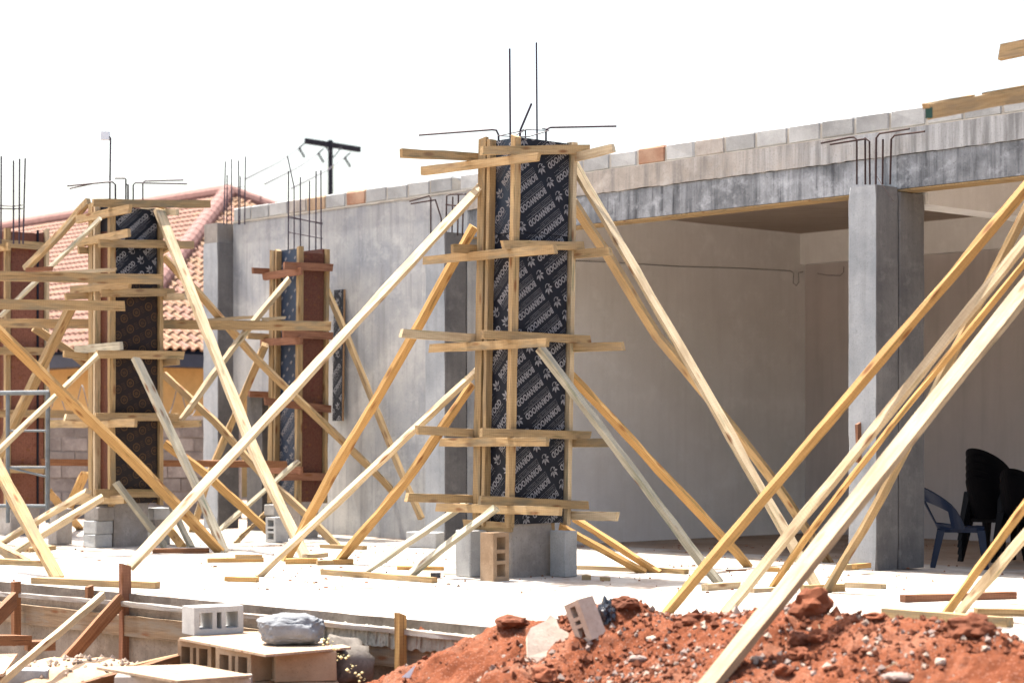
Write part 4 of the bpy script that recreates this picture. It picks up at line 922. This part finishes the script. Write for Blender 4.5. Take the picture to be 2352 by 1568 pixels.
# ------------------------------------------------------------------ loose boards on the slab
def foot(label, p0, p1, th=.035, wd=.07, m=None, z=0, name='footboard', cat='board'):
    a, b = G(*p0, z), G(*p1, z); a.z = b.z = z+th/2+.001; m = m or W_tan
    return tag(board(name, [a, b], Vector((0,0,1)), wd, th, m, wane=.01), label, cat, 'loose boards on the slab')
for row in (
 ('lower footboard where the broad orange brace lands', (477,1291), (604,1290), .04, .07, W_orange), ('short board lying on the footboard of the broad orange brace', (540,1283), (603,1283), .04, .05, W_tan, .041),
 ('footboard under the wide white brace', (656,1295), (728,1294), .05, .07, W_orange), ('pale wedge on the footboard of the wide white brace', (700,1283), (748,1278), .04, .06, W_pale, .03),
 ('footboard where the wide orange brace lands, left piece', (728,1297), (765,1296), .04, .07, W_stain), ('footboard where the wide orange brace lands, right piece', (766,1296), (812,1296), .05, .07, W_orange),
 ('foot block under the pale brace, nearest left on the bright slab', (524,1334), (592,1336), .04, .09, W_orange), ('long weathered footboard left of the central base', (745,1319), (998,1338), .045, .075, W_stain),
 ('small board behind the greenish brace', (912,1308), (1018,1309), .035, .06, W_orange), ('board by the wall at the end of the tan brace', (740,1258), (838,1262), .04, .06, W_tan),
 ('dark board behind the reddish stake', (353,1270), (478,1269), .045, .06, W_brown), ('long tan board on the slab border behind the reddish stake', (80,1339), (362,1351), .05, .09, W_tan),
 ('tan board at the left picture edge', (-40,1294), (113,1300), .05, .09, W_tan), ('short tan board at the far left near the block', (60,1268), (120,1262), .045, .09, W_tan),
 ('brown board lying in front of the chairs', (2073,1382), (2330,1374), .05, .07, W_red), ('grey-brown board behind the soil at right', (2030,1418), (2320,1440), .06, .07, W_stain),
 ('tan board at the right picture edge', (2241,1413), (2380,1414), .045, .08, W_tan), ('split board on the bright slab in front of the grey column', (1942,1348), (2030,1352), .04, .05, W_pale),
 ('footboard at the base of the grey column', (1935,1309), (1990,1306), .05, .07, W_tan), ('small offcut on the board at the grey column', (1962,1306), (1996,1303), .04, .05, W_orange, .05), ('log-like piece under the olive brace', (1842,1360), (1939,1357), .055, .06, W_stain),
 ('pale round-edged piece at the foot of the rough pale brace', (1618,1356), (1694,1350), .05, .05, W_pale), ('thin board at the foot of the narrow orange brace', (1726,1360), (1790,1356), .03, .07, W_pale),
 ('orange offcut on the shadow line right of centre', (1742,1311), (1790,1313), .04, .05, W_orange), ('thin dark strip near the wall', (1668,1311), (1712,1310), .012, .04, W_brown),
 ('long pale footboard right of the central base', (1312,1306), (1510,1314), .035, .07, W_pale), ('pale end piece of the footboard right of the central base', (1505,1313), (1577,1318), .04, .07, W_stain),
 ('small tan offcut nearest the central base', (1338,1331), (1357,1331), .04, .05, W_stain), ('small tan offcut second from the central base', (1378,1333), (1400,1333), .03, .05, W_stain),
 ('grey and blue painted offcut behind the greenish brace foot', (990,1326), (1012,1326), .04, .04, M_bag), ('offcut standing by the right edge brace', (2247,1366), (2262,1366), .07, .05, W_tan),
 ): foot(*row)
chips = MB()
for k in range(420):
    x = R.uniform(440, 2150) if R.random() < .75 else R.uniform(0, 2352); y = 1252+R.random()**1.6*110
    if y > 1335+x*.06: continue
    p = G(x, y); p.z = .003; a = R.uniform(0, 3); l_, w_ = R.uniform(.004,.035)*R.random(), R.uniform(.002,.007); d = Vector((math.cos(a), math.sin(a), 0))*l_; n_ = Vector((-math.sin(a), math.cos(a), 0))*w_
    chips.add([p-d-n_, p+d-n_, p+d+n_, p-d+n_, p-d*.5+Vector((0,0,.012)), p+d*.5+Vector((0,0,.012))], [(0,1,5,4),(3,4,5,2),(0,4,3),(1,2,5)])
tag(chips.build('wood_chips', W_red), kind='stuff')

# ------------------------------------------------------------------ things on the heap
def clod(label, x, y, r, m, seed, sq=(1,1,.75), name='soil_clod', cat='soil clod', amp=.42, sink=.3):
    h = soil_hit(x, y)
    if h is None: h = P(x, y, 420)
    g = MB(); lump(g, h+Vector((0, 0, r*sq[2]*sink)), r, seed, sq, 3, amp); return tag(g.build(name, m, smooth=False), label, cat)
for row in (
 ('red clod on the left shoulder of the heap', 1175,1436,.075,M_soilclod,1,(1.3,1,.6)), ('large dark red clod at the right end of the heap', 2228,1450,.085,M_soilclod,2,(1.35,1,.8)),
 ('jagged red clod crowning the heap beside the white brace', 1862,1404,.10,M_soilclod,3,(1.1,.8,.9)), ('round red clod below the crown of the heap', 1835,1476,.06,M_soilclod,4), ('red clod right of the round one on the heap', 1880,1468,.048,M_soilclod,5),
 ('red clod lying below the round one', 1838,1508,.05,M_soilclod,6), ('red clod left of the big white brace on the crest', 1580,1434,.06,M_soilclod,7,(1.4,1,.8)), ('small dark red clod on the crest near the pale brace', 1638,1424,.035,M_soilclod,8,(1.3,1,.8)),
 ('brown clod near the bottom right of the white brace', 1800,1545,.05,M_soilclod,9), ('dark red clod under the white slab fragment', 1250,1560,.06,M_soilclod,10,(1.2,1,.9)), ('red clod at the back of the heap near the right boards', 2010,1420,.045,M_soilclod,11,(1.3,1,.6)), ('red crest lump beside the black bag', 1435,1392,.06,M_soilclod,12,(1.3,1,.7))): clod(*row)
for row in (
 ('white pebble beside the big white brace', 1738,1517,.028,C_pale,21,(1.2,1,.8)), ('pale stone in the middle of the heap', 1496,1470,.028,C_pale,22), ('grey stone left of the crest clod', 1667,1432,.024,M_greystone,23), ('grey elongated stone low on the heap', 1465,1515,.035,M_greystone,24,(1.5,.8,.6)),
 ('tan stone low at the right of the heap', 2160,1522,.028,C_pale,25), ('small white stone near the dark red clod', 2268,1490,.016,M_greystone,26), ('grey stone between the clods and the right boards', 2140,1455,.022,M_greystone,27), ('flat brown stone at the bottom edge right of centre', 2060,1560,.06,M_greystone,28,(1.3,1,.5))):
    clod(*row, name='stone', cat='stone', amp=.25)
# broken slab piece, block fragment, bag, splinters
h = soil_hit(1262, 1478) or P(1262,1478,400); g = MB()
sc_ = 1.15; out = [(-.115,-.09),(-.12,.02),(-.10,.06),(-.03,.09),(.0,.125),(.03,.10),(.045,.05),(.12,.0),(.15,-.03),(.10,-.055),(.03,-.06),(-.02,-.10),(-.075,-.135)]
tx, tz = Vector((1,.15,.05)).normalized(), Vector((.0,.45,.9)).normalized(); nn = tx.cross(tz).normalized()
fv = [h+Vector((0,-.02,.02))+tx*a*sc_+tz*b*sc_+nn*.006*noise.noise((a*19,b*19,0)) for a, b in out]; bv = [p-nn*-.05 for p in fv]; k = len(out)
tag(mesh('slab_fragment', fv+bv, [tuple(range(k)), tuple(range(k, 2*k))[::-1]]+[(i, k+i, k+(i+1)%k, (i+1)%k) for i in range(k)], C_cream), 'jagged cream piece of broken slab on the red heap', 'slab fragment')
h = soil_hit(1345, 1455) or P(1345,1455,395)
o = hollow('block_fragment', (.24,.13,.12), (0,0,0), C_pale, h+Vector((.0,.03,.075)), 'broken pale block tipped up on the crest of the heap'); o['category'] = 'block fragment'
o.rotation_euler = (Matrix.Rotation(rad(-25),3,'Z')@Matrix.Rotation(rad(68),3,'Y')@Matrix.Rotation(rad(20),3,'X')).to_euler()
h = soil_hit(1392, 1420) or P(1392,1420,395); bm = bmesh.new(); bmesh.ops.create_icosphere(bm, subdivisions=4, radius=1)
for v_ in bm.verts:
    p = v_.co.copy(); k = 1+.5*noise.noise(p*2.3)+.3*abs(noise.noise(p*5+Vector((2,0,0)))); v_.co = Vector((p.x*.045*k, p.y*.05*k, p.z*.085*k))
me = bpy.data.meshes.new('plastic_bag'); bm.to_mesh(me); bm.free(); me.materials.append(M_bag); tag(link(bpy.data.objects.new('plastic_bag', me), h+Vector((0,.0,.02))), 'crumpled black and blue plastic bag stuck in the heap', 'plastic bag')
for x0, y0, x1, y1, lab in ((1880,1433,1893,1475,'pale straw sliver standing by the red clods'),(2022,1537,2062,1520,'pale wood sliver lying on the right part of the heap')):
    a = soil_hit(x0, max(y0, 1440)) or P(x0, y0, 430); b = P(x1, y1, FPX/a.y+2); a = P(x0, y0, FPX/a.y); tag(MB().tube([a, b], .004, 4).build('wood_sliver', W_pale), lab, 'wood sliver')
h = soil_hit(935, 1556) or P(935,1556,395); g = MB().add([h+Vector(q) for q in ((-.05,0,-.01),(.05,.02,.075),(.0,.0,-.03),(-.045,.015,-.01),(.052,.035,.075),(.005,.015,-.03))], [(0,1,2),(5,4,3),(0,3,4,1),(1,4,5,2),(2,5,3,0)])
tag(g.build('white_shard', M_white), 'white pointed shard on the left slope of the heap', 'shard')

# ------------------------------------------------------------------ plastic chairs in the room
def chair_parts(m, solid_back, T, rotz):
    Rz = Matrix.Rotation(rotz, 3, 'Z'); base = Vector(WL[T.name]); tr = lambda v_: base+Rz@Vector(v_)
    sv_ = []; 
    # seat faces +x
    ol = [(-.20,-.19),(-.20,.19),(-.1,.215),(.14,.215),(.21,.18),(.21,-.18),(.14,-.215),(-.1,-.215)]; k = len(ol)
    v_ = [tr((x,y,.44-.015*(x<0))) for x, y in ol]+[tr((x*.98,y*.98,.39)) for x, y in ol]
    mesh('seat', v_, [tuple(range(k))[::-1], tuple(range(k,2*k))]+[(i,(i+1)%k,k+(i+1)%k,k+i) for i in range(k)], m, T)
    for sx, sy in ((-1,-1),(-1,1),(1,-1),(1,1)):
        g = MB(); x, y = .18*sx, .18*sy; ex, ey = (.235*sx if sx > 0 else -.27), .225*sy; w0_, w1_ = .035, .022
        c = [(ex-w1_,ey-w1_,0),(ex+w1_,ey-w1_,0),(ex+w1_,ey+w1_,0),(ex-w1_,ey+w1_,0),(x-w0_,y-w0_,.41),(x+w0_,y-w0_,.41),(x+w0_,y+w0_,.41),(x-w0_,y+w0_,.41)]
        g.hexa([tr(q) for q in c]); g.build('leg', m, T)
    g = MB(); na, nh = 24, 8
    def pt(i, j, off=0):
        ph = -1.75+3.5*i/na; f = max(0, math.cos(ph*.9)); top = .44+.40*f**.75; z = .42+(top-.42)*j/nh; rr = .205+.02*(z-.42)+off
        lean = -.20*(z-.42)/.4*max(.2, math.cos(ph)); return (-.0-rr*math.cos(ph)*1.0+lean, rr*math.sin(ph)*1.02, z)
    for i in range(na):
        for j in range(nh):
            if not solid_back and 1 <= j <= 4 and (4 <= i <= 9 or 14 <= i <= 19): continue
            q = [pt(i,j),pt(i+1,j),pt(i+1,j+1),pt(i,j+1),pt(i,j,.012),pt(i+1,j,.012),pt(i+1,j+1,.012),pt(i,j+1,.012)]; g.hexa([tr(p) for p in q])
    g.build('backrest', m, T, smooth=False)
def chair_at(x, yb_, s, m, lab, rotz, dz=0, sb=False, group=None, cat='chair'):
    p = P(x, yb_, s); T = thing('plastic_chair', p+Vector((0,0,dz)), lab, cat, group); chair_parts(m, sb, T, rotz); return T
chair_at(2207, 1316, 246, M_chairb, 'dark blue plastic chair facing right beside the grey column', rad(-12))
c0 = chair_at(2284, 1288, 232, M_chairk, 'lowest black plastic chair in the left stack', rad(48), 0, True, 'stacked black chairs')
nm = ('second','third','fourth','top')
def copy_thing(r, dz, lab, dx=0):
    c = r.copy(); sc.collection.objects.link(c); c.location = r.location+Vector((dx, 0, dz)); c['label'] = lab
    for ch in list(r.children):
        d = ch.copy(); sc.collection.objects.link(d); d.parent = c
    return c
for k in range(4): copy_thing(c0, .07*(k+1), nm[k]+' black plastic chair in the left stack' if k < 3 else 'top black plastic chair of the left stack', 0)
c1 = chair_at(2358, 1290, 238, M_chairk, 'lower black plastic chair at the right picture edge', rad(55), 0, True, 'stacked black chairs'); copy_thing(c1, .07, 'upper black plastic chair at the right picture edge')
